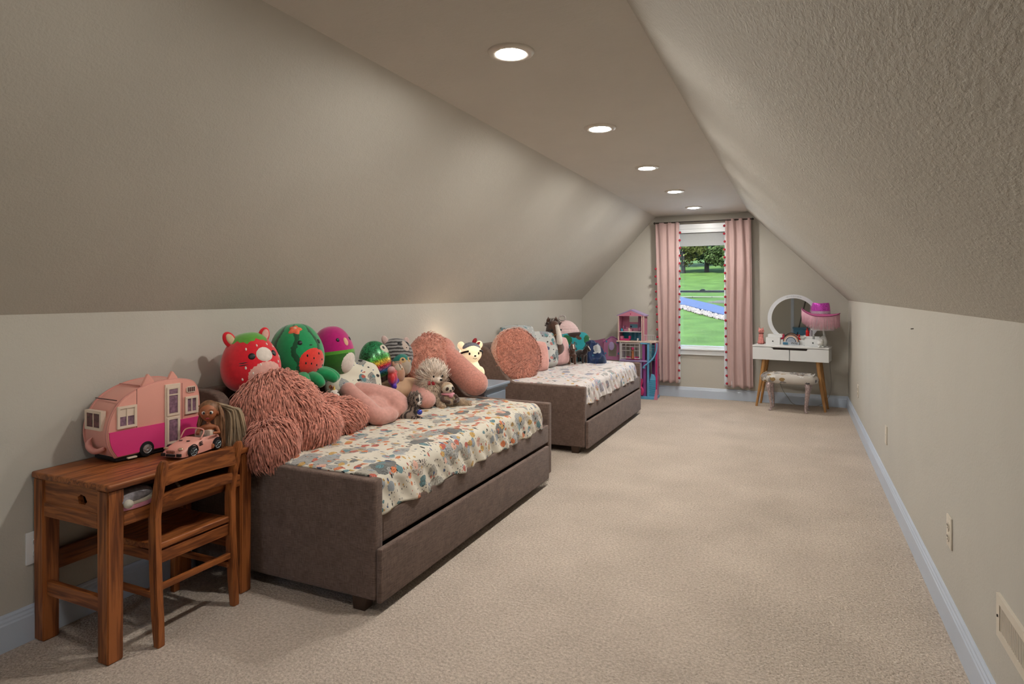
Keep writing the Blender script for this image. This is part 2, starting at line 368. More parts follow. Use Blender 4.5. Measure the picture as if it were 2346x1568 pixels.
tag(O('riprap_stones', bm, mat('pale_limestone', (.085, .075, .072), .9, .25, 1.5), kind='stuff'), 'strip of pale loose stones along the near edge of the road', 'stones')
bm = B()
for i in range(60): box(bm, -90+i*2.5, -90+i*2.5+2.46, 86.2, 86.9, tz(86)+.02, tz(86)+.16, bev=.03, seg=1)
tag(O('curb', bm, mat('pale_concrete', (.07, .075, .065), .9), kind='stuff'), 'thin pale concrete curb crossing the lawn beyond the road', 'curb')
bm = ell(B(), (-7.9, 76, tz(76)+.1), (.9, .5, .30)); ell(bm, (-8.8, 76.3, tz(76)+.08), (.6, .4, .2))
tag(O('rock', bm, mat('dark_rock', (.03, .03, .028), .9), smooth=True), 'dark rock lying in the grass beside the road', 'rock')
def tree(x, y, h, r, col, seed, label, trunk=.35):
    z = tz(y); t = T('tree', label, 'tree', (x, y, z), group=None); rg = np.random.default_rng(seed)
    bm = tube(B(), [(0, 0, -.3), (0, 0, h*.18), (.1, 0, h*.4), (.2, .1, h*.7)], [trunk*1.3, trunk, trunk*.8, trunk*.3], 8)
    for k in range(5):
        a = k*1.3+seed; tube(bm, [(0, 0, h*.25+k*.3), (cos(a)*r*.4, sin(a)*r*.4, h*.45), (cos(a)*r*.7, sin(a)*r*.7, h*.55)], [trunk*.5, trunk*.3, .06], 6)
    O('trunk', bm, mat('tree_bark', (.008, .007, .006), .9), t)
    blobs = [(Vector((0, 0, h*.46)), Vector((r*.95, r*.95, h*.36)))]
    for k in range(16):
        a = rg.uniform(0, 2*pi); e = rg.uniform(-.9, 1.2)
        blobs.append((Vector((cos(a)*cos(e)*r*.62, sin(a)*cos(e)*r*.62, h*.44+sin(e)*h*.33)), Vector((1, 1, .8))*r*rg.uniform(.25, .42)))
    V = []; F = []
    for c, s in blobs:
        for q in range(650 if c.length < h*.53 and s.x > r*.8 else 280):
            d = Vector(rg.normal(0, 1, 3)).normalized(); p = c+Vector((d.x*s.x, d.y*s.y, d.z*s.z))*rg.uniform(.82, 1.04)
            nn = (d+Vector(rg.normal(0, .5, 3))).normalized(); a = nn.orthogonal().normalized(); b_ = nn.cross(a); L_ = rg.uniform(.22, .42)
            i = len(V); V += [p-a*L_, p-b_*L_*.6, p+a*L_, p+b_*L_*.6]; F.append((i, i+1, i+2, i+3))
    me = bpy.data.meshes.new('crown'); me.from_pydata([tuple(v) for v in V], [], F); me.materials.append(mat('leaves_%d' % seed, [q*.24 for q in col], .8, .5, .45, spec=.1))
    O('crown', me, None, t, kind='stuff')
tree(-21.0, 132, 13, 5.4, (.20, .24, .06), 1, 'pale yellow-green tree at the left of the window view')
tree(-16.6, 134, 15, 4.8, (.045, .10, .06), 2, 'dark green tree with a bare trunk in the middle of the view', .4)
tree(-12.4, 131, 13, 5.2, (.09, .15, .045), 3, 'broad mid-green tree at the right of the window view')
for k, (x, y, h) in enumerate([(-34, 152, 16), (-26, 150, 17), (-19, 158, 19), (-11, 152, 17), (-3, 150, 18)]):
    tree(x, y, h, 7, (.05, .11, .065), 10+k, ['dark tree in the back row, furthest left', 'dark tree in the back row behind the pale tree', 'tall dark tree in the back row behind the bare trunk', 'dark tree in the back row behind the broad tree', 'dark tree in the back row, furthest right'][k])

# ------------------------------------------------------------------ ceiling lights
m_ring = mat('satin_light_trim', (.62, .58, .52), .35, .03, metal=.3)
m_lamp = mat('lit_lamp_glass', (1, .96, .89), .5, .01, emit=LAMP)
def ceiling_light(y, label, lamp=None):
    t = T('ceiling_light', label, 'light', (-1.013, y, ZC), group='recessed lights along the ceiling')
    O('trim_ring', lathe(B(), [(.056, -.001), (.060, -.010), (.074, -.0125), (.088, -.007), (.092, 0), (.092, .004), (.052, .004)], seg=48), m_ring, t, smooth=True)
    O('diffuser', lathe(B(), [(0, -.015), (.03, -.0135), (.05, -.009), (.0575, -.002), (.0585, .002), (0, .003)], seg=40), lamp or m_lamp, t, smooth=True)
for y, l in ((2.23, 'large recessed ceiling light nearest the camera'), (3.456, 'second recessed ceiling light from the camera'), (4.687, 'third recessed ceiling light, midway down the room'), (5.875, 'fourth recessed ceiling light from the camera'), (7.057, 'small recessed ceiling light nearest the window')):
    ceiling_light(y, l)
ceiling_light(.95, 'dimmer unseen ceiling light, added overhead to brighten the near end', mat('added_lamp_glass', (1, .94, .85), .5, .01, emit=LAMP*.5))  # added lamp out of view, lifts the dark near end of the room

# ------------------------------------------------------------------ wall plates, vent, hook
m_plate = mat('ivory_plate', (.62, .56, .47), .4, .02, spec=.5); m_plate_w = mat('white_plate', (.72, .72, .72), .35, .02, spec=.5)
def outlet(y, z, side, label, m, duplex=True):
    x = XR if side > 0 else XL; s = -side
    t = T('wall_outlet', label, 'outlet', (x, y, z), rz=pi/2*s)   # local -y points into the room
    O('cover_plate', bx(-.037, .037, -.0065, 0, -.058, .058, bev=.003), m, t, smooth=True)
    for dz in ((-.021, .021) if duplex else ()):
        r = O('receptacle', lathe(B(), [(0, -.0), (.0165, 0), (.0165, .0035), (0, .0035)], seg=20, M=Matrix.Translation((0, -.0062, dz)) @ Matrix.Rotation(pi/2, 4, 'X')), m, t, smooth=True)
        bm = B()
        for xx in (-.006, .006): box(bm, xx-.0012, xx+.0012, -.0105, -.0095, dz, dz+.008)
        tube(bm, [(0, -.0095, dz-.007), (0, -.0105, dz-.007)], .0025, 8); O('slot', bm, m_black, r)
    O('screw', tube(B(), [(0, -.006, 0), (0, -.0078, 0)], .003, 10), m, t)
outlet(2.80, .362, 1, 'ivory outlet cover on right wall nearest the vent', m_plate)
outlet(4.59, .355, 1, 'ivory cover plate midway along the right wall', m_plate, False)
outlet(6.54, .355, 1, 'small outlet on right wall near the window corner', m_plate)
outlet(1.366, .330, -1, 'white duplex outlet on left wall behind the wooden desk', m_plate_w)
outlet(3.2, 1.0, 1, 'x', m_plate) if 0 else None
v = T('air_vent', 'ivory return air vent with slats low on the right wall', 'vent', (XR, 1.98, .345))
O('vent_frame', ring(B(), rect(-.20, .20, -.06, .06), rect(-.172, .172, -.036, .036), 'x', -.009, 0), m_plate, v)
O('backing', bx(-.001, -.0005, -.172, .172, -.036, .036), m_dark, v)
for i in range(29):
    if i == 0: sl = O('slat', bx(-.0075, -.001, -.0018, .0018, -.036, .036, M=Matrix.Rotation(.5, 4, 'Z')), m_plate, v); me0 = sl.data; sl.location = (0, -.168, 0)
    else: O('slat', me0, None, v, loc=(0, -.168+i*.012, 0))
O('screw', tube(B(), [(-.008, .186, 0), (-.011, .186, 0)], .004, 8), m_dark, v)
tag(O('wall_hook', tube(B(), [(XR, 3.6, 1.078), (XR-.012, 3.6, 1.077)], .0022, 8), mat('dark_metal', (.06, .05, .04), .4, metal=.8)), 'tiny dark nail in the upper part of right wall', 'nail')

# ------------------------------------------------------------------ daybeds
def upholstery():
    m = mat('brown_linen', (.150, .102, .084), .85, .12, 14, sheen=.1, spec=.15); nt = m.node_tree; N = nt.nodes; L = nt.links
    tc = N['Texture Coordinate']; ns = []
    for st in ((30, 30, 420), (420, 420, 30)):
        mp = N.new('ShaderNodeMapping'); mp.inputs['Scale'].default_value = st; L.new(tc.outputs['Object'], mp.inputs[0])
        n = N.new('ShaderNodeTexNoise'); n.inputs['Scale'].default_value = 1; n.inputs['Detail'].default_value = 2; L.new(mp.outputs[0], n.inputs['Vector']); ns.append(n)
    a = N.new('ShaderNodeMath'); a.operation = 'ADD'; L.new(ns[0].outputs['Fac'], a.inputs[0]); L.new(ns[1].outputs['Fac'], a.inputs[1])
    r = N.new('ShaderNodeMapRange'); r.inputs['From Min'].default_value = .7; r.inputs['From Max'].default_value = 1.3; r.inputs['To Min'].default_value = .62; r.inputs['To Max'].default_value = 1.4; L.new(a.outputs[0], r.inputs[0])
    mx = N.new('ShaderNodeVectorMath'); mx.operation = 'SCALE'; L.new(N['Color Ramp'].outputs[0], mx.inputs[0]); L.new(r.outputs[0], mx.inputs['Scale'])
    L.new(mx.outputs[0], N['Principled BSDF'].inputs['Base Color'])
    bp = N.new('ShaderNodeBump'); bp.inputs['Strength'].default_value = .5; bp.inputs['Distance'].default_value = .0015; L.new(a.outputs[0], bp.inputs['Height']); L.new(bp.outputs[0], N['Principled BSDF'].inputs['Normal'])
    return m
m_up = upholstery(); m_foot = mat('dark_wood_foot', (.05, .028, .018), .5)
m_matt = mat('white_ticking', (.7, .68, .64), .9)
# bed-local frame: x toward the room from the wall, y along the wall, origin on the floor at the near wall-side corner
BX = -2.515
def arm_prof():
    p = [(0, .05), (1.025, .05), (1.025, .520)]
    p += [(.42, .524)]
    for i in range(1, 11):
        t = i/10; s = t*t*(3-2*t); p.append((.42-.30*t, .524+.286*s))
    p += [(.06, .815), (0, .815)]; return p
def daybed(label, y0):
    t = T('daybed', label, 'daybed', (BX, y0, 0), group='two brown upholstered trundle daybeds')
    for a, n in ((0, .055), (1.885, 1.94)):
        O('end_panel', prism(B(), arm_prof(), 'y', a, n, bev=.012, seg=3), m_up, t, smooth=True)
    O('back_panel', bx(0, .075, .053, 1.887, .05, .812, bev=.012, seg=3), m_up, t, smooth=True)
    O('front_rail', bx(.975, 1.024, .053, 1.887, .262, .380, bev=.01, seg=3), m_up, t, smooth=True)
    tr = O('trundle_drawer', bx(.10, 1.03, .07, 1.80, .06, .20), m_foot, t)
    O('drawer_front', bx(1.028, 1.052, .003, 1.825, .043, .255, bev=.008, seg=3), m_up, tr, smooth=True)
    O('mattress', bx(.08, .985, .06, 1.88, .27, .505, bev=.05, seg=4), m_matt, t, smooth=True)
    for x in (.06, .945):
        for y in (.03, 1.91):
            O('foot', prism(B(), [(-.028, 0), (.028, 0), (.034, .06), (-.034, .06)], 'y', y-.026, y+.026, bev=.003), m_foot, t, loc=(x, 0, 0), smooth=True)
    return t
daybed('brown linen daybed near the camera, beside the wooden desk', 2.0)
daybed('brown linen daybed further away, by the dollhouse', 4.665)

def print_mat(name, base, layers, stripes=True, sc=1.0):
    m = mat(name, base, .85, .05, 8, sheen=.15, spec=.15, bump=.3, bs=350, bdist=.001); nt = m.node_tree; N = nt.nodes; L = nt.links
    v = N['Texture Coordinate'].outputs['Object']
    dn = N.new('ShaderNodeTexNoise'); dn.inputs['Scale'].default_value = 28*sc; dn.inputs['Detail'].default_value = 3; L.new(v, dn.inputs['Vector'])
    sb = N.new('ShaderNodeVectorMath'); sb.operation = 'MULTIPLY_ADD'; sb.inputs[1].default_value = (.022/sc,)*3; L.new(dn.outputs['Color'], sb.inputs[0]); L.new(v, sb.inputs[2])
    cur = N['Color Ramp'].outputs[0]
    for i, (scale, thr, prob, cols, stretch) in enumerate(layers):
        mp = N.new('ShaderNodeMapping'); mp.inputs['Scale'].default_value = stretch; mp.inputs['Location'].default_value = (i*3.1, i*1.7, i*.9); mp.inputs['Rotation'].default_value = (0, 0, i*.9); L.new(sb.outputs[0], mp.inputs[0])
        vo = N.new('ShaderNodeTexVoronoi'); vo.inputs['Scale'].default_value = scale*sc; L.new(mp.outputs[0], vo.inputs['Vector'])
        sp = N.new('ShaderNodeSeparateColor'); L.new(vo.outputs['Color'], sp.inputs[0])
        a = N.new('ShaderNodeMath'); a.operation = 'LESS_THAN'; a.inputs[1].default_value = thr; L.new(vo.outputs['Distance'], a.inputs[0])
        b_ = N.new('ShaderNodeMath'); b_.operation = 'LESS_THAN'; b_.inputs[1].default_value = prob; L.new(sp.outputs[0], b_.inputs[0])
        c = N.new('ShaderNodeMath'); c.operation = 'MULTIPLY'; L.new(a.outputs[0], c.inputs[0]); L.new(b_.outputs[0], c.inputs[1])
        r = N.new('ShaderNodeValToRGB'); r.color_ramp.interpolation = 'CONSTANT'; L.new(sp.outputs[1], r.inputs[0])
        e = r.color_ramp.elements
        while len(e) < len(cols): e.new(.5)
        for k, cc in enumerate(cols): e[k].position = k/len(cols); e[k].color = (*cc, 1)
        # hatching inside the motifs, as in a pen drawing
        w = N.new('ShaderNodeTexWave'); w.inputs['Scale'].default_value = 55*sc; w.inputs['Distortion'].default_value = 9; w.inputs['Detail'].default_value = 2; L.new(mp.outputs[0], w.inputs['Vector'])
        h = N.new('ShaderNodeMapRange'); h.inputs['To Min'].default_value = .62; h.inputs['To Max'].default_value = 1.25; L.new(w.outputs['Fac'], h.inputs[0])
        s_ = N.new('ShaderNodeVectorMath'); s_.operation = 'SCALE'; L.new(r.outputs[0], s_.inputs[0]); L.new(h.outputs[0], s_.inputs['Scale'])
        mx = N.new('ShaderNodeMixRGB'); L.new(c.outputs[0], mx.inputs[0]); L.new(cur, mx.inputs[1]); L.new(s_.outputs[0], mx.inputs[2]); cur = mx.outputs[0]
    L.new(cur, N['Principled BSDF'].inputs['Base Color']); return m
OR, RD_, GY, LG, TL, MU, BK, NV = (.55, .17, .07), (.44, .11, .08), (.15, .15, .145), (.33, .325, .31), (.12, .22, .24), (.50, .31, .10), (.02, .02, .02), (.08, .11, .20)
CREAM = (.60, .55, .46)
m_quilt = print_mat('animal_print_quilt', CREAM, [
    (6, .36, .40, [LG, (.36, .34, .30), (.46, .40, .34)], (1, .7, 1)),
    (8.5, .42, .62, [GY, LG, LG, (.36, .33, .28)], (1, .62, 1)),
    (16, .36, .50, [LG, TL, (.62, .36, .28), (.30, .33, .36)], (.7, 1.1, 1)),
    (23, .38, .50, [OR, RD_, OR, MU, TL], (1, .75, 1)),
    (40, .30, .42, [BK, RD_, NV, MU, OR], (.5, 1.3, 1)),
    (62, .26, .42, [BK, (.1, .09, .08), GY], (.4, 1.5, 1))])
m_quilt2 = print_mat('faded_animal_print_quilt', (.60, .55, .53), [
    (8.5, .36, .45, [(.30, .29, .33), LG, (.40, .38, .44)], (1, .62, 1)),
    (18, .34, .40, [LG, (.28, .32, .48), (.55, .36, .34)], (.7, 1.1, 1)),
    (26, .34, .36, [(.60, .26, .18), (.52, .3, .3), MU, (.2, .36, .4)], (1, .75, 1)),
    (46, .26, .40, [BK, (.12, .14, .30), (.4, .2, .2)], (.5, 1.3, 1))])
def quilt(y0, m, label, seed, far_round=True):
    X0, X1, Y0, Y1 = -2.43, -1.512, y0+.035, y0+1.868
    def f(u, v):
        y = Y0+(Y1-Y0)*v; s = u*(.93+.17)            # arc length from the wall side
        hem = .372+.022*nz(y*4, seed)+.005*sin(y*15+seed)+.008*nz(y*13, seed+2)
        top = .532+.009*nz(y*7, s*7, seed)+.006*nz(y*19, s*17, seed)
        if v < .05: top -= .014*(1-v/.05)
        far = max(0, (v-.90)/.10); top -= .03*far**2.5
        rad = .05; flat = (X1-X0)-rad
        if u < .80:
            t = u/.80; x = X0+flat*t; z = top
            return Vector((x, y, z))
        t = (u-.80)/.20; ang = min(1, t/.35)*pi/2
        x = X0+flat+rad*sin(ang); z = top-rad*(1-cos(ang))
        if t > .35:
            q = (t-.35)/.65; zb = top-rad
            z = zb+(hem-zb)*q
            x += q*(.014+.006*sin(y*30+3*nz(y*3, seed)+q*2.2)+.012*nz(y*11, z*8, seed))
            x += .004*sin(y*60+z*40)
        fr = max(0, (v-.93)/.07); x -= .05*fr**2
        return Vector((x, y, z))
    o = O('quilt', sheet(B(), f, 110, 220), m, smooth='all'); mod(o, 'SOLIDIFY', thickness=.01, offset=1)
    return tag(o, label, 'quilt', 'printed quilts over the daybeds')
quilt(2.0, m_quilt, 'cream quilt with orange and grey animal print on the near daybed', 1)
quilt(4.665, m_quilt2, 'crumpled lilac-grey animal print quilt on the far daybed', 5)

# ------------------------------------------------------------------ desk and chair
dk = T('wooden_desk', 'small red-brown wooden school desk with open shelf against the left wall', 'desk', (-2.515, 1.345, 0))
O('tabletop', bx(.0, .432, 0, .62, .585, .608, bev=.008, seg=3), wd_y, dk, smooth=True)
def desk_leg(x, y):
    p = B(); w = .058
    for (z0, a), (z1, b_) in zip([(0, .94), (.585, 1.0)], [(.585, 1.0)]):
        t = bmesh.new(); bmesh.ops.create_cube(t, size=1)
        for v in t.verts:
            k = a if v.co.z < 0 else b_; v.co = Vector((v.co.x*w*k, v.co.y*w*k, z0 if v.co.z < 0 else z1))
        bmesh.ops.bevel(t, geom=t.edges[:], offset=.004, segments=2, affect='EDGES'); me = bpy.data.meshes.new('t'); t.to_mesh(me); t.free(); p.from_mesh(me)
    O('leg', p, wd_z, dk, loc=(x, y, 0), smooth=True)
for x in (.034, .392):
    for y in (.034, .586): desk_leg(x, y)
for y, n in ((.012, 0), (.590, 1)):
    bm = B(); y0, y1 = y, y+.018
    hole = [(.245, .540), (.262, .556), (.285, .556), (.300, .540), (.295, .518), (.255, .518)]
    # board with a hand hole: outline stitched to the hole
    out = [(.063, .585), (.21, .585), (.34, .585), (.363, .585), (.363, .50), (.063, .50)]
    hl = [(.250, .545), (.268, .556), (.290, .552), (.302, .535), (.290, .522), (.258, .522)]
    ring(bm, out, hl, 'y', y0, y1); O('side_panel', bm, wd_x, dk)
    O('lower_side_rail', bx(.063, .363, y0-.004, y1+.004, .452, .502, bev=.003), wd_x, dk)
    O('side_stretcher', bx(.063, .363, y0+.006, y1+.008, .165, .215, bev=.003), wd_x, dk)
O('shelf', bx(.02, .415, .03, .59, .488, .500, bev=.002), wd_y, dk)
O('front_rail', bx(.398, .418, .063, .557, .452, .4975, bev=.003), wd_y, dk)
O('back_panel', bx(.008, .022, .063, .557, .455, .585), wd_y, dk)
O('back_stretcher', bx(.012, .030, .063, .557, .232, .305, bev=.003), wd_y, dk)

ch = T('wooden_chair', 'red-brown wooden ladder-back child chair pushed under the desk', 'chair', (-2.2, 1.668, 0))
def post(y):
    def pr(z): return .150+.0*z+(-.024*math.sin(min(1, z/.45)*pi*.5) if z < .45 else -.024+.05*((z-.45)/.22)**1.2)
    bm = B(); zs = [0, .1, .2, .3, .36, .45, .52, .6, .64, .66]; rows = []
    for z in zs:
        w = .026 if z < .1 else (.036 if z < .5 else .031); w = w if z < .655 else .018
        x = pr(z); hy = .014 if z < .655 else .010
        rows.append([bm.verts.new((x-w/2, y-hy, z)), bm.verts.new((x+w/2, y-hy, z)), bm.verts.new((x+w/2, y+hy, z)), bm.verts.new((x-w/2, y+hy, z))])
    for a, b_ in zip(rows, rows[1:]):
        for k in range(4): bm.faces.new((a[k], a[(k+1) % 4], b_[(k+1) % 4], b_[k]))
    bm.faces.new(rows[0][::-1]); bm.faces.new(rows[-1])
    bmesh.ops.recalc_face_normals(bm, faces=bm.faces[:])
    bmesh.ops.bevel(bm, geom=[e for e in bm.edges if e.calc_face_angle(0) > R(40)], offset=.003, segments=2, affect='EDGES')
    return O('rear_post', bm, wd_z, ch, smooth=True)
post(-.163); post(.163)
def slat(z0, z1, x0, name='back_slat'):
    bm = B(); n = 14; rows = []
    for i in range(n+1):
        y = -.152+.304*i/n; x = x0-.018*(1-(y/.152)**2); cr = .004*(1-(y/.152)**2)*(1 if z1 > .6 else .3)
        rows.append([bm.verts.new((x-.008, y, z0)), bm.verts.new((x+.008, y, z0)), bm.verts.new((x+.012, y, z1+cr)), bm.verts.new((x-.004, y, z1+cr))])
    for a, b_ in zip(rows, rows[1:]):
        for k in range(4): bm.faces.new((a[k], a[(k+1) % 4], b_[(k+1) % 4], b_[k]))
    bm.faces.new(rows[0][::-1]); bm.faces.new(rows[-1])
    return O(name, bm, wd_y, ch, smooth=True)
slat(.568, .636, .160); slat(.494, .534, .142)
def seatf(u, v):
    x = -.19+.325*u; y = (-.158+.316*v)*(1-.0*u); dip = .012*sin(pi*min(1, max(0, u*1.1)))*(abs(sin(2*pi*v))**1.2 if 0 < v < 1 else 0)
    return Vector((x, y, .352-dip+.006*(u**6)))
s_ = O('seat', sheet(B(), seatf, 24, 24), wd_y, ch, smooth='all'); mod(s_, 'SOLIDIFY', thickness=.022, offset=-1); mod(s_, 'BEVEL', width=.004, segments=2)
O('rear_seat_rail', bx(.115, .133, -.150, .150, .284, .328, bev=.003), wd_y, ch)
O('front_seat_rail', bx(-.182, -.166, -.13, .13, .290, .328, bev=.003), wd_y, ch)
for y in (-.148, .148):
    O('side_seat_rail', bx(-.165, .118, y-.008, y+.008, .290, .328, bev=.003), wd_x, ch)
    O('front_leg', prism(B(), [(-.188, 0), (-.164, 0), (-.160, .33), (-.190, .33)], 'y', y-.014, y+.014, bev=.003), wd_z, ch)
    O('side_stretcher', bx(-.168, .135, y-.008, y+.008, .155, .178, bev=.003), wd_x, ch)
O('rear_stretcher', bx(.127, .145, -.150, .150, .192, .213, bev=.003), wd_y, ch)

# ------------------------------------------------------------------ toy camper van
m_pink = mat('pale_pink_plastic', (.72, .33, .27), .38, .03, 10, spec=.4)
m_pink2 = mat('pink_roof_plastic', (.60, .26, .22), .42, .03, 10, spec=.4)
m_mag = mat('hot_pink_plastic', (.68, .045, .20), .35, .03, 10, spec=.4)
m_cream = mat('cream_plastic', (.70, .56, .45), .4, .03, 10)
m_win = mat('dark_toy_window', (.10, .03, .035), .25, .5, 60, spec=.6)
m_winp = mat('mauve_toy_window', (.22, .12, .17), .25, .4, 70, spec=.6)
m_chrome = mat('toy_chrome', (.55, .55, .56), .25, .2, 200, metal=.8)
cv = T('toy_camper_van', 'pink and magenta toy camper trailer with cat ears on the desk', 'toy camper', (-2.402, 1.702, .609), rz=R(-3))
prof = spline([(-.165, .018), (-.188, .06), (-.196, .115), (-.182, .178), (-.145, .232), (-.085, .268), (-.01, .288), (.08, .292), (.15, .278), (.178, .25), (.190, .20), (.192, .11), (.188, .018)], 5)
P2 = [(p.x, p.y) for p in [Vector((q[0], q[1])) for q in prof]]
cx_, cz_ = 0., .15
def shr(k): return [(cx_+(u-cx_)*k, cz_+(w-cz_)*k) for u, w in P2]
O('body', prism(B(), shr(.975), 'x', -.078, .078, bev=.003), m_pink, cv, smooth=True)
O('rim', prism(B(), shr(1.0), 'x', .066, .0745, bev=.003), m_pink2, cv, smooth=True, label='raised pink seam band')
O('rim', prism(B(), shr(1.0), 'x', -.080, -.070, bev=.003), m_pink2, cv, smooth=True)
lowp = [(u, w) for u, w in shr(.955) if w < .118]; lowp = [p for p in lowp]
ys_ = sorted(lowp, key=lambda p: p[0]); L_ = [p for p in shr(.955) if p[1] < .118 and p[0] < 0]; R_ = [p for p in shr(.955) if p[1] < .118 and p[0] > 0]
arch = [(-.045+.036*cos(t), .0+.045*sin(t)) for t in np.linspace(0, pi, 12)]
lp = L_[:]+[(L_[-1][0]-.001, .118), (R_[0][0], .118)]+R_+[(.15, .018)]
O('lower_panel', prism(B(), L_+[(L_[-1][0]-.003, .12), (.028, .12), (.028, .022)]+[(u, max(w, .022)) for u, w in arch if w > .02], 'x', .076, .081), m_mag, cv, label='hot pink lower side panel')
O('lower_panel', prism(B(), [(.098, .022), (.098, .12), (R_[0][0], .12)]+R_, 'x', .076, .081), m_mag, cv, label='hot pink lower side panel')
door = O('door', bx(.076, .083, .030, .096, .018, .272, bev=.002), m_cream, cv, label='cream door with two windows')
for z0, z1 in ((.152, .252), (.038, .128)):
    O('door_frame', frame(B(), .036, .090, z0-.008, z1+.008, .008, 'x', .083, .087), m_cream, door)
    O('window_pane', bx(.083, .0845, .046, .082, z0+.002, z1-.002), m_winp, door)
O('curtain_rail', bx(.0845, .087, .045, .083, .226, .231), m_cream, door)
def cwin(y0, y1, z0, z1, mull=True, mm=m_winp):
    f = O('window', frame(B(), y0, y1, z0, z1, .009, 'x', .078, .085), m_cream, cv); O('pane', bx(.079, .080, y0+.008, y1-.008, z0+.008, z1-.008), mm, f)
    if mull: O('mullion', bx(.080, .084, (y0+y1)/2-.002, (y0+y1)/2+.002, z0+.009, z1-.009), m_cream, f)
    return f
w_ = cwin(-.160, -.086, .128, .212); O('blind', bx(.0802, .0815, -.150, -.095, .172, .203), m_cream, w_)
cwin(.118, .176, .138, .210)
vt = O('vent_grille', prism(B(), [(.125, .232), (.132, .226), (.160, .226), (.167, .232), (.167, .246), (.160, .252), (.132, .252), (.125, .246)], 'x', .078, .0815), m_cream, cv)
for k in range(4): O('louvre', bx(.0815, .0825, .1295+k*.0088, .1355+k*.0088, .230, .248), m_win, vt)
for y in (-.083, .106): O('seam', bx(.0775, .0785, y-.0008, y+.0008, .03, .270), m_win, cv)
ew = T('x', 'x', 'x') if 0 else None
f = O('end_window', frame(B(), -.060, .045, .125, .198, .010, 'y', -.199, -.180), m_cream, cv)
O('pane', bx(-.051, .036, -.196, -.193, .134, .189), m_win, f); O('mullion', bx(-.008, -.005, -.1985, -.194, .134, .189), m_cream, f)
O('roof_seam', tube(B(), [(-.07, -.153, .235), (.066, -.153, .235)], .0022, 6), m_win, cv); O('roof_seam', tube(B(), [(-.07, -.06, .279), (.066, -.06, .279)], .003, 6), m_pink2, cv)
for y in (-.030, .072):
    bm = B(); prism(bm, [(y-.030, .276), (y-.012, .310), (y-.004, .324), (y+.003, .318), (y+.018, .298), (y+.026, .278)], 'x', .058, .072, bev=.004); O('cat_ear', bm, m_pink, cv, smooth=True)
tl = O('tail_hitch', tube(B(), spline([(.048, -.190, .058), (.018, -.198, .046), (-.008, -.202, .050), (-.024, -.204, .064), (-.022, -.203, .082), (-.008, -.201, .096)], 6), [(.007+.005*sin(i/30*pi)) if i < 22 else max(.002, .0115-.0012*(i-21)) for i in range(31)], 12), m_pink2, cv, smooth='all', label='curved pink tail shape at the end')
wh = O('wheel', lathe(B(), [(0, -.010), (.018, -.010), (.020, -.012), (.028, -.011), (.0305, -.006), (.0305, .006), (0, .008)], seg=28, M=Matrix.Translation((.072, -.045, .031)) @ Matrix.Rotation(-pi/2, 4, 'Y')), m_black, cv, smooth=True)
O('hub_cap', lathe(B(), [(0, -.004), (.006, -.006), (.008, -.002), (.016, -.001), (.018, -.004), (.0185, 0), (0, .001)], seg=14, M=Matrix.Translation((.082, -.045, .031)) @ Matrix.Rotation(-pi/2, 4, 'Y')), m_chrome, wh)
O('wheel', lathe(B(), [(0, -.01), (.028, -.011), (.0305, -.006), (.0305, .006), (0, .008)], seg=24, M=Matrix.Translation((-.062, -.045, .031)) @ Matrix.Rotation(pi/2, 4, 'Y')), m_black, cv, smooth=True)
O('chassis', bx(-.066, .070, -.16, .18, .004, .022, bev=.004), m_black, cv)
O('step', bx(.06, .082, -.118, -.083, .006, .012, bev=.002), m_cream, cv)

# ------------------------------------------------------------------ toy convertible
car = T('toy_convertible', 'pale pink toy convertible car parked on the desk', 'toy car', (-2.212, 1.775, .609), rz=R(9))
# car-local: front points to -y
sec = [(-.118, .010, .024, .040), (-.112, .008, .032, .047), (-.09, .008, .043, .052), (-.055, .008, .052, .055), (-.022, .008, .060, .056), (-.01, .008, .062, .056), (.05, .010, .062, .056), (.085, .010, .060, .055), (.105, .012, .055, .050)]
bm = B(); rows = []
for y, z0, z1, w in sec:
    r_ = []
    for x, z in ((-1, 0), (-1, .55), (-.93, .8), (-.8, 1), (-.3, 1.07), (.3, 1.07), (.8, 1), (.93, .8), (1, .55), (1, 0)): r_.append(bm.verts.new((x*w, y, z0+(z1-z0)*z)))
    rows.append(r_)
for a, b_ in zip(rows, rows[1:]):
    for k in range(9):
        if k in (3, 4, 5) and sec[rows.index(a)][0] >= -.011 and sec[rows.index(a)][0] < .08: continue
        bm.faces.new((a[k], a[k+1], b_[k+1], b_[k]))
bm.faces.new(rows[0]); bm.faces.new(rows[-1][::-1])
cb = O('body', bm, m_pink, car, smooth=True); mod(cb, 'SUBSURF', levels=1, render_levels=1)
O('cockpit', bx(-.040, .040, -.008, .078, .012, .045), mat('dark_rose_interior', (.25, .05, .06), .7), car)
for x in (-.022, .022): O('seat', bx(x-.017, x+.017, .045, .062, .03, .082, bev=.006), m_cream, car, smooth=True)
O('windscreen_frame', tube(B(), spline([(.048, -.018, .060), (.044, .004, .090), (0, .010, .096), (-.044, .004, .090), (-.048, -.018, .060)], 5), .0028, 8), m_pink, car, smooth='all')
def cw(x, y):
    s = 1 if x > 0 else -1
    M = Matrix.Translation((x, y, .0225)) @ Matrix.Rotation(-pi/2*s, 4, 'Y')
    w = O('wheel', lathe(B(), [(0, -.006), (.0155, -.006), (.0165, -.009), (.020, -.009), (.0225, -.005), (.0225, .006), (0, .006)], seg=28, M=M), m_black, car, smooth=True)
    h = lathe(B(), [(.0138, -.008), (.0158, -.009), (.0162, -.0065)], seg=28, M=M)
    for k in range(6):
        a = k*pi/3; tube(h, [M @ Vector((.003*cos(a), .003*sin(a), -.0075)), M @ Vector((.015*cos(a), .015*sin(a), -.008))], .0012, 5)
    O('spokes', h, mat('pale_blue_chrome', (.42, .52, .58), .3, metal=.5), w)
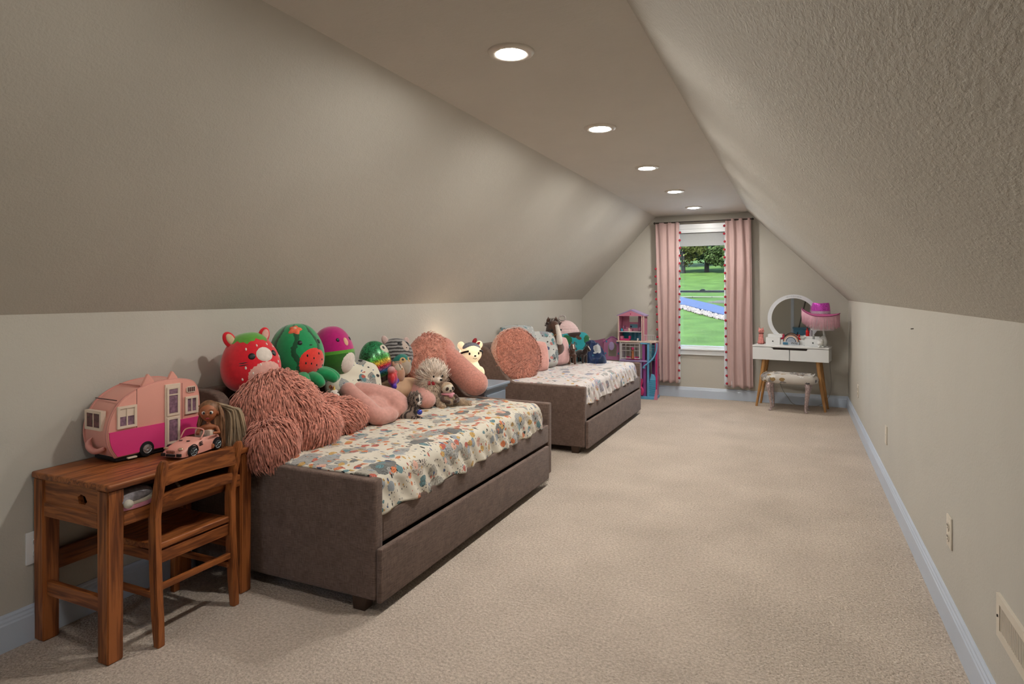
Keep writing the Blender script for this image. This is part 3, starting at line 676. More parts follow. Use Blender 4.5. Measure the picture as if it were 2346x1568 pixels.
for x in (-.052, .052):
    for y in (-.066, .066): cw(x, y)
for y in (-.066, .066): O('wheel_arch', tube(B(), [(.0563, y+.0265*cos(t), .0225+.0265*sin(t)) for t in np.linspace(-.1, pi+.1, 16)], .0022, 6), m_black, car)
for x in (-.034, .034): O('headlight', ell(B(), (x, -.107, .040), (.011, .007, .005), rot=(.3, 0, 0)), mat('amber_chrome', (.55, .42, .30), .2, .3, 200, metal=.6), car, smooth='all')
O('grille', bx(-.018, .018, -.124, -.116, .024, .036, bev=.003), mat('rose_chrome', (.35, .16, .13), .25, .4, 250, metal=.6), car)
for x in (-.036, .036): O('air_intake', bx(x-.009, x+.009, -.122, -.112, .012, .024, bev=.002), m_black, car)
O('air_intake', bx(-.020, .020, -.1235, -.114, .012, .021, bev=.002), m_black, car)
for x in (-.018, .018): O('hood_vent', bx(-.006, .006, -.003, .003, 0, .002, M=Matrix.Translation((x, -.05, .0575)) @ Matrix.Rotation(.5, 4, 'Z')), m_black, car)
for k in range(3): O('side_vent', prism(B(), [(-.032, .052-k*.006), (-.018+k*.002, .054-k*.006), (-.018+k*.002, .051-k*.006), (-.030, .049-k*.006)], 'x', .0545, .0568), m_black, car)

# ------------------------------------------------------------------ long-haired doll riding in the car
m_skin = mat('brown_doll_skin', (.36, .12, .05), .5, .12, 30, spec=.4)
m_hb = mat('brown_doll_hair', (.20, .095, .045), .55, .5, 90, spec=.4, stretch=(1, 1, .12))
m_hg = mat('ash_blonde_doll_hair', (.34, .25, .16), .6, .45, 90, spec=.4, stretch=(1, 1, .12))
dl = T('fashion_doll', 'brown-skinned doll with long brown and ash blonde hair in the toy car', 'doll', (-2.205, 1.838, .632), rz=R(42)); dl.scale = (1.3, 1.3, 1.3)
# doll-local: faces -y
bm = ell(B(), (0, 0, .0), (.020, .014, .022)); ell(bm, (0, 0, .032), (.017, .012, .022)); ell(bm, (0, 0, .052), (.024, .011, .010)); tube(bm, [(0, 0, .05), (0, 0, .078)], .0065)
for s in (-1, 1):
    tube(bm, [(s*.012, 0, -.004), (s*.014, -.035, -.002)], [.010, .008]); tube(bm, [(s*.023, 0, .053), (s*.032, -.008, .034), (s*.022, -.038, .040)], [.006, .0052, .0042])
    for k in range(4): tube(bm, [(s*.022, -.038, .040+.002*k-.003), (s*.020, -.046-.001*k, .041+.002*k-.003)], .0013, 5)
    tube(bm, [(s*.021, -.037, .043), (s*.017, -.042, .046)], .0013, 5)
bd = soft('body', bm, m_skin, dl, voxel=.0022, it=2)
hd = ell(B(), (0, 0, .1), (.027, .026, .031), fn=lambda p: Vector((p.x*(1-.22*max(0, -p.z)), p.y, p.z))); ell(hd, (0, -.0265, .094), (.0035, .005, .004))
for s in (-1, 1): ell(hd, (s*.027, 0, .096), (.003, .005, .007))
hd_ = O('head', hd, m_skin, dl, smooth='all')
for s in (-1, 1):
    e = O('eye', ell(B(), (s*.0105, -.0225, .101), (.0062, .0035, .0055)), mat('doll_eye_white', (.7, .68, .65), .2), hd_, smooth='all')
    O('iris', ell(B(), (s*.0100, -.0248, .1005), (.0034, .002, .0042)), m_black, hd_, smooth='all')
    O('eyebrow', tube(B(), spline([(s*.004, -.0262, .109), (s*.011, -.0252, .112), (s*.018, -.0205, .109)], 4), .0009, 5), m_hb, hd_)
O('mouth', ell(B(), (0, -.0235, .083), (.0062, .003, .0024)), mat('dark_rose_lips', (.28, .03, .04), .35), hd_, smooth='all')
bm = ell(B(), (0, 0, .028), (.0185, .0135, .024)); ell(bm, (0, 0, .0), (.024, .02, .016)); O('dress', bm, mat('white_patterned_dress', (.5, .42, .36), .8, .6, 160), dl, smooth='all')
def locks(name, m, root_fn, tip_fn, n, w, seed, parent, bend=(0, 0, 0)):
    r_ = random.Random(seed); bm = B()
    for i in range(n):
        a = Vector(root_fn(i/n, r_)); b_ = Vector(tip_fn(i/n, r_)); mid = (a*.55+b_*.45)+Vector(bend)+Vector([r_.gauss(0, .003) for _ in 'xyz'])
        tube(bm, spline([a, a*.72+b_*.28+Vector(bend)*.8, mid, b_], 3), [w*.9, w, w, w, w, w, w*.9, w*.8, w*.6, w*.2], 5)
    return O(name, bm, m, parent, smooth='all')
cap = ell(B(), (0, .006, .106), (.0295, .0275, .0305)); O('hair_cap', cap, m_hb, hd_, smooth='all')
locks('hair_lock', m_hb, lambda t, r: (.028*cos(pi*t*.9+.1)+r.gauss(0, .002), .004+.018*abs(sin(pi*t)), .118+.012*sin(pi*t)), lambda t, r: (.020+.030*r.random(), .002+.012*r.random(), -.040+.03*r.random()) if t < .7 else (-.030-.006*r.random(), .006, .03+.03*r.random()), 44, .0032, 3, hd_, (.010, -.006, .012))
locks('hair_lock', m_hg, lambda t, r: (.004+.02*t, .014+.012*r.random(), .130-.008*t), lambda t, r: (.045+.070*t+r.gauss(0, .004), .02+.02*r.random(), -.044+.012*r.random()+.012*t), 60, .0036, 5, hd_, (.030, .004, .028))

# ------------------------------------------------------------------ things on the desk shelf
sl_ = T('slipper', 'grey fuzzy slipper with pink sole on the desk shelf', 'slipper', (-2.135, 1.462, .501), rz=R(8)); sl_.scale = (1.2, 1.2, 1.15)
sole = [(x*.036*(1+.12*sin(2.4*y0)), y0*.075) for x, y0 in [(cos(t), sin(t)) for t in np.linspace(0, 2*pi, 28, endpoint=False)]]
O('sole', prism(B(), sole, 'z', 0, .014, bev=.004), mat('pink_foam', (.60, .24, .34), .7), sl_, smooth=True)
O('trim_band', prism(B(), [(u*1.0, v*1.0) for u, v in sole], 'z', .013, .024, bev=.004), mat('cream_fleece', (.55, .50, .42), .9, .1, 80, bump=.5), sl_, smooth=True)
soft('upper', ell(ell(B(), (0, 0, .032), (.033, .066, .026)), (0, -.035, .028), (.032, .038, .022)), mat('grey_fleece', (.26, .24, .26), .95, .3, 70, bump=.8, bs=300), sl_, voxel=.003, it=2)
O('pom', ell(B(), (.034, -.042, .022), .013), mat('cream_fleece', (.5, .5, .4)), sl_, smooth='all')
bg = T('cloth_bundle', 'dark rose folded cloth at the back of the desk shelf', 'cloth', (-2.33, 1.62, .501))
soft('fold', ell(ell(B(), (0, 0, .028), (.08, .08, .028)), (.03, .05, .03), (.05, .06, .03)), mat('dark_rose_cloth', (.22, .09, .08), .9), bg, voxel=.005)
tag(O('white_wand', tube(B(), [(-2.15, 1.66, .512), (-2.28, 1.73, .512), (-2.36, 1.8, .515)], .005, 8), m_cream), 'thin cream plastic stick lying on the desk shelf', 'toy stick')

# ------------------------------------------------------------------ plush toys and cushions on the near daybed
def plush(rgb, name, **k): return mat(name, rgb, .9, k.pop('var', .08), k.pop('vs', 60), sheen=.5, spec=.1, bump=k.pop('bump', .35), bs=k.pop('bs', 500), bdist=.001, **k)
m_red = plush((.62, .012, .025), 'red_plush'); m_blush = plush((.66, .36, .31), 'blush_plush'); m_leaf = plush((.09, .30, .03), 'leaf_green_plush')
m_green = plush((.012, .25, .085), 'green_plush'); m_dgreen = plush((.01, .075, .03), 'dark_green_plush'); m_mgt = plush((.42, .008, .15), 'magenta_plush')
m_offw = plush((.66, .58, .52), 'off_white_plush'); m_bk = plush((.012, .01, .01), 'black_thread')
m_melon = plush((.66, .04, .03), 'melon_red_plush'); m_dleaf = plush((.03, .13, .015), 'moss_green_plush')
m_salmon = plush((.56, .24, .19), 'salmon_plush', var=.2, vs=90); m_salmon2 = plush((.56, .28, .24), 'soft_pink_plush', var=.1)
def eyes(f, parent, spots, ra=7, re=6, lift=.03, m=None):
    for a, e in spots: O('eye', patch(f, a, e, ra, re, lift), m or m_black, parent, smooth='all')
# strawberry cat
f = egg(.128, .132, .138, .16, .8)
t = T('plush_strawberry_cat', 'round red strawberry cat plush with a green leaf cap by the wall', 'plush toy', (-2.335, 2.178, .925), rz=R(-14), rot=(R(4), R(-8), R(-14)))
O('body', eggmesh(f), m_red, t, smooth='all')
O('belly', patch(f, 2, -30, 42, 30, .02), m_blush, t, smooth='all')
O('leaf_cap', patch(f, 0, 90, 0, 0, .03), m_leaf, t) if 0 else None
bm = B(); rows = []
for j in range(7):
    rows.append([bm.verts.new(f(2*pi*i/36, R(90-(j/6)*(52+(-14 if i % 6 < 3 else 0)+8*sin(i*1.05))))*(1.035-.03*(j/6)**4)) for i in range(36)])
for a, b_ in zip(rows, rows[1:]):
    for i in range(36): bm.faces.new((a[i], a[(i+1) % 36], b_[(i+1) % 36], b_[i]))
O('leaf_cap', bm, m_leaf, t, smooth='all')
O('muzzle', patch(f, 4, 10, 19, 15, .03, rf=lambda q: 1+.2*sin(q)), m_offw, t, smooth='all')
eyes(f, t, ((-24, 12), (30, 12)), 7.5, 6.5)
for a, e in ((-34, 28), (-8, 33), (22, 33), (42, 26), (-38, -8), (-10, -6), (36, -6), (-26, -20), (50, 4), (-48, -30)): O('seed', patch(f, a, e, 2, 3.2, .02), m_offw, t, smooth='all')
for e in (2, -2): O('whisker', strip(f, [(-52, e, .8), (-34, e+1, .8)] and [(-50+k*4, e+.3*k, .2) for k in range(5)], .012), m_bk, t) if 0 else O('whisker', patch(f, -42, e, 9, .9, .015), m_bk, t)
for s in (-1, 1):
    M = Matrix.Translation((0, s*.085, .118)) @ Matrix.Rotation(-s*.45, 4, 'X')
    e_ = O('ear', ell(B(), (0, 0, 0), (.015, .029, .042)), m_red, t, smooth='all'); e_.matrix_local = M
    O('ear_lining', ell(B(), (.010, 0, .002), (.011, .018, .029)), m_blush if s > 0 else plush((.6, .45, .28), 'straw_plush'), e_, smooth='all')
# watermelon octopus
f = egg(.135, .135, .150, .10, .8)
t = T('plush_watermelon', 'large green striped watermelon plush with a red slice belly', 'plush toy', (-2.335, 2.478, .945), rot=(R(3), R(-7), R(-32)))
O('body', eggmesh(f, 48, 28), m_green, t, smooth='all')
for a0 in (-100, -62, -16, 36, 78, 130, 180):
    O('stripe', strip(f, [(a0+5*sin(k*.9+a0), -70+k*8, 5.5+3.4*abs(sin(k*1.1+a0))) for k in range(19)], .006), m_dgreen, t, smooth='all')
by = O('belly', patch(f, 24, -26, 40, 33, .035), m_melon, t, smooth='all', label='red watermelon-flesh belly')
for a, e in ((6, -8), (20, -14), (34, -6), (14, -24), (44, -18), (28, -28), (50, -30), (2, -22), (36, -38)): O('seed', patch(f, a, e, 2.2, 3.2, .048), m_bk, by, smooth='all')
eyes(f, t, ((-6, 18), (46, 18)), 5.5, 5)
O('mouth', patch(f, 18, 12, 4.5, 1.1, .015), m_bk, t)
O('flower', patch(f, -14, 50, 20, 12, .07, rf=lambda q: 1+.2*cos(5*q)), mat('coral_felt', (.75, .16, .08), .8), t, smooth='all'); O('flower_centre', patch(f, -14, 50, 7, 4, .10), mat('peach_felt', (.7, .42, .28), .8), t, smooth='all')
for k, (a, r1, dz) in enumerate([(-30, .10, -.155), (-5, .115, -.160), (20, .12, -.165), (48, .13, -.150), (75, .12, -.145)]):
    ca, sa = cos(R(a)), sin(R(a)); p = [(ca*.05, sa*.05, -.125), (ca*r1, sa*r1, dz+.028), (ca*(r1+.035), sa*(r1+.045), dz+.012), (ca*(r1+.045)+.01, sa*(r1+.075), dz-.015)]
    O('tentacle', tube(B(), spline(p, 5), [.03, .032, .034, .034, .034, .034, .033, .032, .031, .03, .029, .027, .025, .022, .018, .008], 12), m_green, t, smooth='all')
# beet plush
f = egg(.115, .118, .142, .12, .8)
t = T('plush_beet', 'magenta and moss green plush with a pale belly, third along the wall', 'plush toy', (-2.36, 2.782, .925), rot=(R(4), R(-6), R(-26)))
def half(e0, e1, lift, n=10):
    bm = B(); rows = [[bm.verts.new(f(2*pi*i/40, R(e0+(e1-e0)*j/n))*lift) for i in range(40)] for j in range(n+1)]
    for a, b_ in zip(rows, rows[1:]):
        for i in range(40): bm.faces.new((a[i], a[(i+1) % 40], b_[(i+1) % 40], b_[i]))
    return bm
O('body', eggmesh(f), m_mgt, t, smooth='all'); O('lower_body', half(-89.5, -2, 1.012), m_dleaf, t, smooth='all', label='moss green lower half'); O('seam', half(-6, 1, 1.02, 3), m_leaf, t, smooth='all')
O('belly', patch(f, 28, -34, 36, 32, .03), m_offw, t, smooth='all')
eyes(f, t, ((-4, 26), (50, 26)), 5.5, 5); O('beak', patch(f, 22, 20, 8, 10, .05), mat('peach_felt', (.7, .42, .28), .8), t, smooth='all')

# giant long-pile plush
m_furb = mat('shaded_pink_backing', (.28, .085, .06), .9, .1, 20)  # backing darkened: shade between the fur locks painted into its colour
m_fur = mat('dusty_pink_long_pile', (.58, .235, .175), .85, .5, 75, sheen=.3, spec=.15)
t = T('fluffy_plush', 'huge dusty pink long-pile plush slumped over the near arm of the daybed', 'plush toy', (-2.15, 2.2, .53))
bm = ell(B(), (-.04, 0, .165), (.17, .205, .170)); ell(bm, (-.06, .0, .19), (.12, .16, .17)); ell(bm, (.08, -.15, .065), (.085, .105, .115), rot=(.0, .3, 0)); ell(bm, (.06, .10, .09), (.11, .14, .10))
ell(bm, (.02, .38, .085), (.085, .145, .085), rot=(-.1, 0, .1)); ell(bm, (.0, .25, .10), (.10, .14, .10))
body = soft('body', bm, m_furb, t, voxel=.016, it=8)
def comb(q):
    c = Vector((-.04, 0, .33)); d = q-c; d.z -= .18
    if q.y > .24: d = Vector((.3, .6, -.5))
    if q.y < -.14: d = Vector((.35, -.1, -1))
    return d.normalized()
fur(body, 24000, .050, .0052, m_fur, comb, 7, lift=.42, keep=lambda q, k: not (k.z < -.55 or k.x < -.6), wave=.35)

# patterned cushion 1
def cushion(w, h, th, puff=.8):
    """square cushion in the local y-z plane, thickness along x"""
    bm = B()
    for s in (-1, 1):
        def f(u, v):
            a, b_ = u*2-1, v*2-1; k = max(0, (1-a**4)*(1-b_**4))**.5
            r = r2 = 1-.13*a*a*b_*b_
            return Vector((s*th/2*k+.004*nz(u*5, v*5, s)*k*2, a*w/2*r2, b_*h/2*r))
        sheet(bm, f, 26, 26)
    bmesh.ops.remove_doubles(bm, verts=bm.verts, dist=.0004); return bm
LAY1 = [(9, .42, .6, [(.22, .22, .20), (.26, .25, .23), LG], (1, 1, .7)), (15, .36, .45, [TL, (.60, .24, .08), (.60, .36, .14), (.5, .2, .14)], (.7, 1, 1)), (30, .3, .4, [OR, RD_, BK, TL], (1, .6, 1)), (60, .2, .3, [BK, GY, NV], (1, .4, 1))]
m_cush = print_mat('animal_print_cushion', (.62, .57, .47), LAY1)
tag(O('cushion', (lambda b: (bmesh.ops.transform(b, matrix=Matrix.Translation((-2.285, 2.87, .745)) @ Euler((R(-16), R(-30), R(-14))).to_matrix().to_4x4(), verts=b.verts), b)[1])(cushion(.36, .30, .13)), m_cush, smooth='all'), 'cream cushion with animal print leaning below the magenta plush', 'cushion')

# soft pink reading pillow B with two arms, and tan cushion behind
t = T('reading_pillow', 'smooth pink backrest pillow with stubby arms beside the long-pile plush', 'pillow', (-2.145, 2.895, .535))
def limb(bm, pts, rs, k=5): P = spline(pts, k); n = len(P); m_ = len(rs)-1; return tube(bm, P, [np.interp(i/(n-1)*m_, range(m_+1), rs) for i in range(n)], 18)
def capend(bm, p, r): return ell(bm, p, r)
bm = B()
limb(bm, [(-.06, -.17, .19), (.02, -.15, .12), (.085, -.12, .055), (.10, -.03, .045)], [.042, .05, .05, .045]); capend(bm, (.10, -.03, .045), (.05, .07, .045)); capend(bm, (-.06, -.17, .19), .045)
limb(bm, [(-.10, -.08, .17), (-.02, -.02, .15), (.06, .05, .11), (.10, .09, .07)], [.05, .062, .07, .062]); capend(bm, (.095, .06, .075), (.06, .07, .072))
ell(bm, (.02, -.04, .08), (.08, .12, .075)); ell(bm, (-.12, .0, .12), (.07, .18, .13))
soft('body', bm, m_salmon2, t, voxel=.007, it=6)
t = T('tan_pillow', 'plain tan pillow lying behind the pink backrest pillow', 'pillow', (-2.30, 3.30, .54))
soft('cover', ell(ell(B(), (0, 0, .10), (.12, .17, .075), rot=(0, -.2, 0)), (.02, .10, .10), (.11, .11, .07)), mat('tan_cotton', (.52, .33, .21), .9, .05), t, voxel=.01)

# big reading pillow A with arms
m_fur2 = mat('salmon_short_pile', (.60, .26, .19), .9, .28, 40, sheen=.4, spec=.1)
t = T('reading_pillow', 'large salmon fur backrest pillow with thick arm next to the bear lamp', 'pillow', (-2.22, 3.72, .535))
bm = ell(B(), (-.13, .05, .22), (.105, .27, .215)); ell(bm, (-.11, .0, .24), (.12, .19, .19))
bk = soft('backrest', bm, m_fur2, t, voxel=.012, it=8)
fur(bk, 6000, .018, .004, m_fur2, lambda q: Vector((.2, nz(q.y*8, q.z*8)*2, nz(q.z*7, q.y*9, 3)*2-.3)), 3, lift=.9, keep=lambda q, k: k.x > -.3)
bm = B(); limb(bm, [(-.12, .20, .30), (-.02, .175, .235), (.10, .15, .15), (.20, .13, .09)], [.08, .087, .092, .09]); capend(bm, (.20, .125, .095), (.092, .092, .088)); capend(bm, (-.12, .22, .30), .10)
soft('arm', bm, m_salmon, t, voxel=.009, it=8)
bm = B(); limb(bm, [(-.10, -.30, .09), (.0, -.33, .085), (.08, -.37, .075), (.135, -.41, .055)], [.06, .075, .07, .055]); capend(bm, (.14, -.41, .055), (.06, .07, .052)); capend(bm, (-.1, -.30, .09), .06)
soft('arm', bm, m_salmon2, t, voxel=.009, it=8)
tag(O('cushion', (lambda b: (bmesh.ops.transform(b, matrix=Matrix.Translation((-2.40, 3.99, .80)) @ Euler((R(-38), R(-12), 0)).to_matrix().to_4x4(), verts=b.verts), b)[1])(cushion(.22, .24, .07)), plush((.50, .03, .12), 'raspberry_plush'), smooth='all'), 'raspberry pink cushion peeking out behind the large backrest pillow', 'cushion')

# sequin owl
m_seq = mat('rainbow_sequins', (.1, .3, .1), .28, .1, metal=.5, spec=.6)
def _seq():
    nt = m_seq.node_tree; N = nt.nodes; L = nt.links; v = N['Texture Coordinate'].outputs['Object']
    sx = N.new('ShaderNodeSeparateXYZ'); L.new(v, sx.inputs[0]); r = N.new('ShaderNodeMapRange'); r.inputs['From Min'].default_value = -.11; r.inputs['From Max'].default_value = .10
    a = N.new('ShaderNodeMath'); a.operation = 'MULTIPLY_ADD'; a.inputs[1].default_value = -.35; L.new(sx.outputs[1], a.inputs[0]); L.new(sx.outputs[2], a.inputs[2]); L.new(a.outputs[0], r.inputs[0])
    c = N.new('ShaderNodeValToRGB'); e = c.color_ramp.elements; cols = [(0, (.05, .30, .10)), (.14, (.03, .14, .35)), (.28, (.5, .01, .04)), (.42, (.55, .40, .04)), (.52, (.05, .28, .04)), (.66, (.02, .09, .03)), (.9, (.02, .18, .07))]
    e[0].position = 0; e[0].color = (*cols[0][1], 1); e[1].position = .9; e[1].color = (*cols[-1][1], 1)
    for p, q in cols[1:-1]: x = e.new(p); x.color = (*q, 1)
    L.new(r.outputs[0], c.inputs[0]); vo = N.new('ShaderNodeTexVoronoi'); vo.inputs['Scale'].default_value = 190; L.new(v, vo.inputs['Vector'])
    b = N.new('ShaderNodeMapRange'); b.inputs['To Min'].default_value = .25; b.inputs['To Max'].default_value = 2.2; sc = N.new('ShaderNodeSeparateColor'); L.new(vo.outputs['Color'], sc.inputs[0]); L.new(sc.outputs[0], b.inputs[0])
    s = N.new('ShaderNodeVectorMath'); s.operation = 'SCALE'; L.new(c.outputs[0], s.inputs[0]); L.new(b.outputs[0], s.inputs['Scale']); L.new(s.outputs[0], N['Principled BSDF'].inputs['Base Color'])
    bp = N.new('ShaderNodeBump'); bp.inputs['Strength'].default_value = .8; bp.inputs['Distance'].default_value = .002; L.new(sc.outputs[1], bp.inputs['Height']); L.new(bp.outputs[0], N['Principled BSDF'].inputs['Normal'])
_seq()
f = egg(.085, .105, .115, .12, .8)
t = T('plush_sequin_owl', 'plush covered in green to rainbow sequins with a cream face', 'plush toy', (-2.35, 3.155, .845), rot=(R(-8), R(-14), R(-12)))
O('body', eggmesh(f), m_seq, t, smooth='all')
O('face', patch(f, 22, 32, 42, 17, .03, rf=lambda q: 1-.25*abs(cos(q))), plush((.55, .50, .40), 'cream_felt'), t, smooth='all')
eyes(f, t, ((8, 32), (40, 34)), 8, 7, .05)
# grey striped cat
m_tabby = mat('grey_tabby_plush', (.15, .14, .14), .9, .1, sheen=.4)
def _tab(m, lo, hi, sc, axis=2):
    nt = m.node_tree; N = nt.nodes; L = nt.links; w = N.new('ShaderNodeTexWave'); w.bands_direction = 'XYZ'[axis]; w.inputs['Scale'].default_value = sc; w.inputs['Distortion'].default_value = 2.5; w.inputs['Detail'].default_value = 3; w.inputs['Detail Scale'].default_value = 2
    L.new(N['Texture Coordinate'].outputs['Object'], w.inputs['Vector']); r = N.new('ShaderNodeValToRGB'); r.color_ramp.elements[0].position = .3; r.color_ramp.elements[0].color = (*lo, 1); r.color_ramp.elements[1].position = .65; r.color_ramp.elements[1].color = (*hi, 1)
    L.new(w.outputs['Fac'], r.inputs[0]); L.new(r.outputs[0], N['Principled BSDF'].inputs['Base Color'])
_tab(m_tabby, (.035, .03, .03), (.26, .245, .24), 14)
f = egg(.09, .118, .105, .08, .85)
t = T('plush_striped_cat', 'grey and black striped cat plush with a pale nose blaze', 'plush toy', (-2.375, 3.42, .855), rot=(R(-6), R(-14), R(-16)))
O('body', eggmesh(f), m_tabby, t, smooth='all'); O('face_blaze', patch(f, 8, 28, 13, 20, .02, rf=lambda q: 1+.35*(sin(q) < 0)), plush((.45, .36, .31), 'beige_plush'), t, smooth='all')
eyes(f, t, ((-16, 32), (30, 36)), 9, 7); O('nose', patch(f, 8, 14, 3, 2.5, .045), m_bk, t); 
for s in (-1, 1):
    e_ = O('ear', ell(B(), (0, s*.085, .085), (.014, .024, .034), rot=(-s*.5, 0, 0)), plush((.50, .36, .33), 'ear_pink_plush'), t, smooth='all')
# little owls and rainbow toy
f = egg(.06, .068, .072, .05, .8)
t = T('plush_teal_owl', 'small teal and cream owl plush beside the salmon backrest pillow', 'plush toy', (-2.31, 3.375, .79), rot=(0, R(-10), R(-22)))
O('body', eggmesh(f, 32, 20), plush((.40, .32, .25), 'oatmeal_plush'), t, smooth='all')
O('hood', (lambda b: b)(half(18, 89.5, 1.03, 8)) if 0 else half(22, 89.5, 1.03, 8), plush((.015, .16, .13), 'teal_plush'), t, smooth='all')
O('side_patch', patch(f, 130, 5, 100, 40, .025), plush((.015, .16, .13), 'teal_plush'), t, smooth='all')
for a in (-16, 38):
    q = O('eye_disc', patch(f, a, 25, 23, 17, .05), plush((.5, .33, .15), 'gold_felt'), t, smooth='all'); O('pupil', patch(f, a, 25, 9, 8, .08), m_black, q, smooth='all')
f = egg(.045, .045, .06, .1, .8)
t = T('plush_brown_bird', 'little brown bird plush with a striped head, between rainbow toy and teal owl', 'plush toy', (-2.26, 3.265, .755), rot=(0, R(-8), R(-25)))
O('body', eggmesh(f, 28, 18), plush((.42, .22, .14), 'fawn_plush'), t, smooth='all'); O('head_patch', patch(f, -10, 40, 50, 26, .05), plush((.45, .36, .28), 'sand_plush'), t, smooth='all'); O('head_stripe', patch(f, 0, 45, 6, 24, .08), m_bk, t); O('beak', patch(f, 14, 22, 8, 5, .16), plush((.5, .33, .15), 'gold_felt'), t, smooth='all')
for s in (-1, 1): O('ear', ell(B(), (0, s*.026, .058), (.006, .009, .016)), plush((.42, .22, .14), 'fawn_plush'), t, smooth='all')
t = T('plush_rainbow_toy', 'small shiny red to violet rainbow plush below the sequin plush', 'plush toy', (-2.235, 3.185, .70), rot=(R(28), 0, R(20)))
m_rb = mat('rainbow_satin', (.5, .03, .05), .35, .1, sheen=.3)
def _rb():
    nt = m_rb.node_tree; N = nt.nodes; L = nt.links; sx = N.new('ShaderNodeSeparateXYZ'); L.new(N['Texture Coordinate'].outputs['Object'], sx.inputs[0]); r = N.new('ShaderNodeMapRange'); r.inputs['From Min'].default_value = -.02; r.inputs['From Max'].default_value = .12; L.new(sx.outputs[2], r.inputs[0])
    c = N.new('ShaderNodeValToRGB'); e = c.color_ramp.elements; e[0].color = (.06, .03, .35, 1); e[1].color = (.5, .3, .3, 1)
    for p, q in ((.25, (.08, .03, .4, 1)), (.38, (.35, .02, .2, 1)), (.6, (.6, .03, .04, 1)), (.8, (.55, .05, .05, 1))): x = e.new(p); x.color = q
    L.new(r.outputs[0], c.inputs[0]); L.new(c.outputs[0], N['Principled BSDF'].inputs['Base Color'])
_rb()
bm = ell(B(), (0, 0, .04), (.03, .035, .06)); ell(bm, (0, 0, .10), (.024, .026, .022)); ell(bm, (.012, -.03, .0), (.018, .016, .02)); ell(bm, (.012, .03, .0), (.018, .016, .02)); ell(bm, (.01, .036, .06), (.014, .012, .03), rot=(.5, 0, 0)); ell(bm, (.01, -.036, .06), (.014, .012, .03), rot=(-.5, 0, 0))
soft('body', bm, m_rb, t, voxel=.005, it=3)

# shaggy cream dog
m_shag = mat('cream_shaggy_pile', (.48, .36, .27), .9, .4, 45, sheen=.3)
m_shagw = mat('pale_shaggy_pile', (.82, .68, .58), .9, .25, 45, sheen=.3)
t = T('plush_shaggy_dog', 'shaggy cream dog plush with a wild tuft and red bow', 'plush toy', (-2.12, 3.40, .54), rz=R(-30))
bm = ell(B(), (0, -.01, .09), (.065, .075, .09)); ell(bm, (.03, -.065, .03), (.055, .03, .028)); ell(bm, (.04, .05, .03), (.055, .03, .028)); ell(bm, (.05, -.05, .07), (.03, .022, .05), rot=(0, .5, 0))
db = soft('body', bm, m_shag, t, voxel=.008, it=4); fur(db, 3500, .034, .0034, m_shag, lambda q: Vector((.2, 0, -1)), 11, lift=.35, keep=lambda q, k: k.x > -.5)
bm = ell(B(), (.01, .02, .19), (.058, .06, .055)); ell(bm, (.058, .04, .165), (.026, .026, .022)); hd_ = soft('head', bm, m_shagw, t, voxel=.007, it=3)
fur(hd_, 2400, .062, .0036, m_shagw, lambda q: Vector((-.1, (q.y-.02)*14, (q.z-.17)*16+.4)), 12, lift=.8, keep=lambda q, k: k.x > -.6 and not (q.x > .055 and q.z < .185))
for y in (.005, .065): O('eye', ell(B(), (.062, y, .19), .0075), m_black, hd_, smooth='all')
O('nose', ell(B(), (.085, .045, .168), (.007, .010, .007)), m_black, hd_, smooth='all')
bw = O('bow', ell(ell(B(), (.055, -.022, .150), (.008, .014, .016), rot=(.4, 0, 0)), (.06, .004, .146), (.008, .016, .012), rot=(-.5, 0, 0)), mat('dark_red_ribbon', (.30, .01, .02), .45), t, smooth='all')
# sloth
t = T('plush_sloth', 'tan sloth plush with a pink scarf sitting in front of the shaggy dog', 'plush toy', (-2.01, 3.445, .53), rz=R(-32))
m_sl = mat('sloth_tan_pile', (.42, .30, .20), .9, .3, 50, sheen=.3); m_slw = plush((.55, .48, .38), 'sloth_face_plush'); m_slb = plush((.06, .03, .02), 'dark_brown_plush')
bm = ell(B(), (0, 0, .045), (.045, .052, .05)); limb(bm, [(.0, -.04, .03), (.05, -.065, .02), (.09, -.07, .015)], [.024, .022, .018]); limb(bm, [(.0, .045, .03), (.05, .09, .02), (.075, .125, .015)], [.026, .024, .02])
sb_ = soft('body', bm, m_sl, t, voxel=.006, it=3); fur(sb_, 1500, .02, .003, m_sl, lambda q: Vector((.4, q.y*6, -.6)), 21, lift=.3)
hd_ = soft('head', ell(B(), (.012, 0, .118), (.036, .040, .034)), m_slw, t, voxel=.005, it=2)
O('hair_cap', ell(B(), (.002, 0, .124), (.036, .041, .036)), m_sl, hd_, smooth='all')
for s in (-1, 1):
    q = O('eye_patch', ell(B(), (.041, s*.020, .122), (.008, .010, .013), rot=(s*.5, 0, 0)), m_slb, hd_, smooth='all'); O('eye', ell(B(), (.048, s*.018, .123), .0055), m_black, q, smooth='all')
O('nose', ell(B(), (.050, 0, .110), (.006, .008, .005)), m_black, hd_, smooth='all')
O('scarf', ell(ell(B(), (.012, 0, .086), (.040, .045, .012)), (.045, .004, .078), (.010, .016, .014)), plush((.55, .22, .26), 'rose_scarf'), t, smooth='all')
for s in (-1, 1):
    q = O('arm', limb(B(), [(.02, s*.045, .07), (.05, s*.05, .05), (.065, s*.028, .045)], [.014, .013, .012]), m_slb, t, smooth='all'); O('paw', ell(B(), (.068, s*.024, .044), (.013, .014, .012)), m_slb, q, smooth='all')
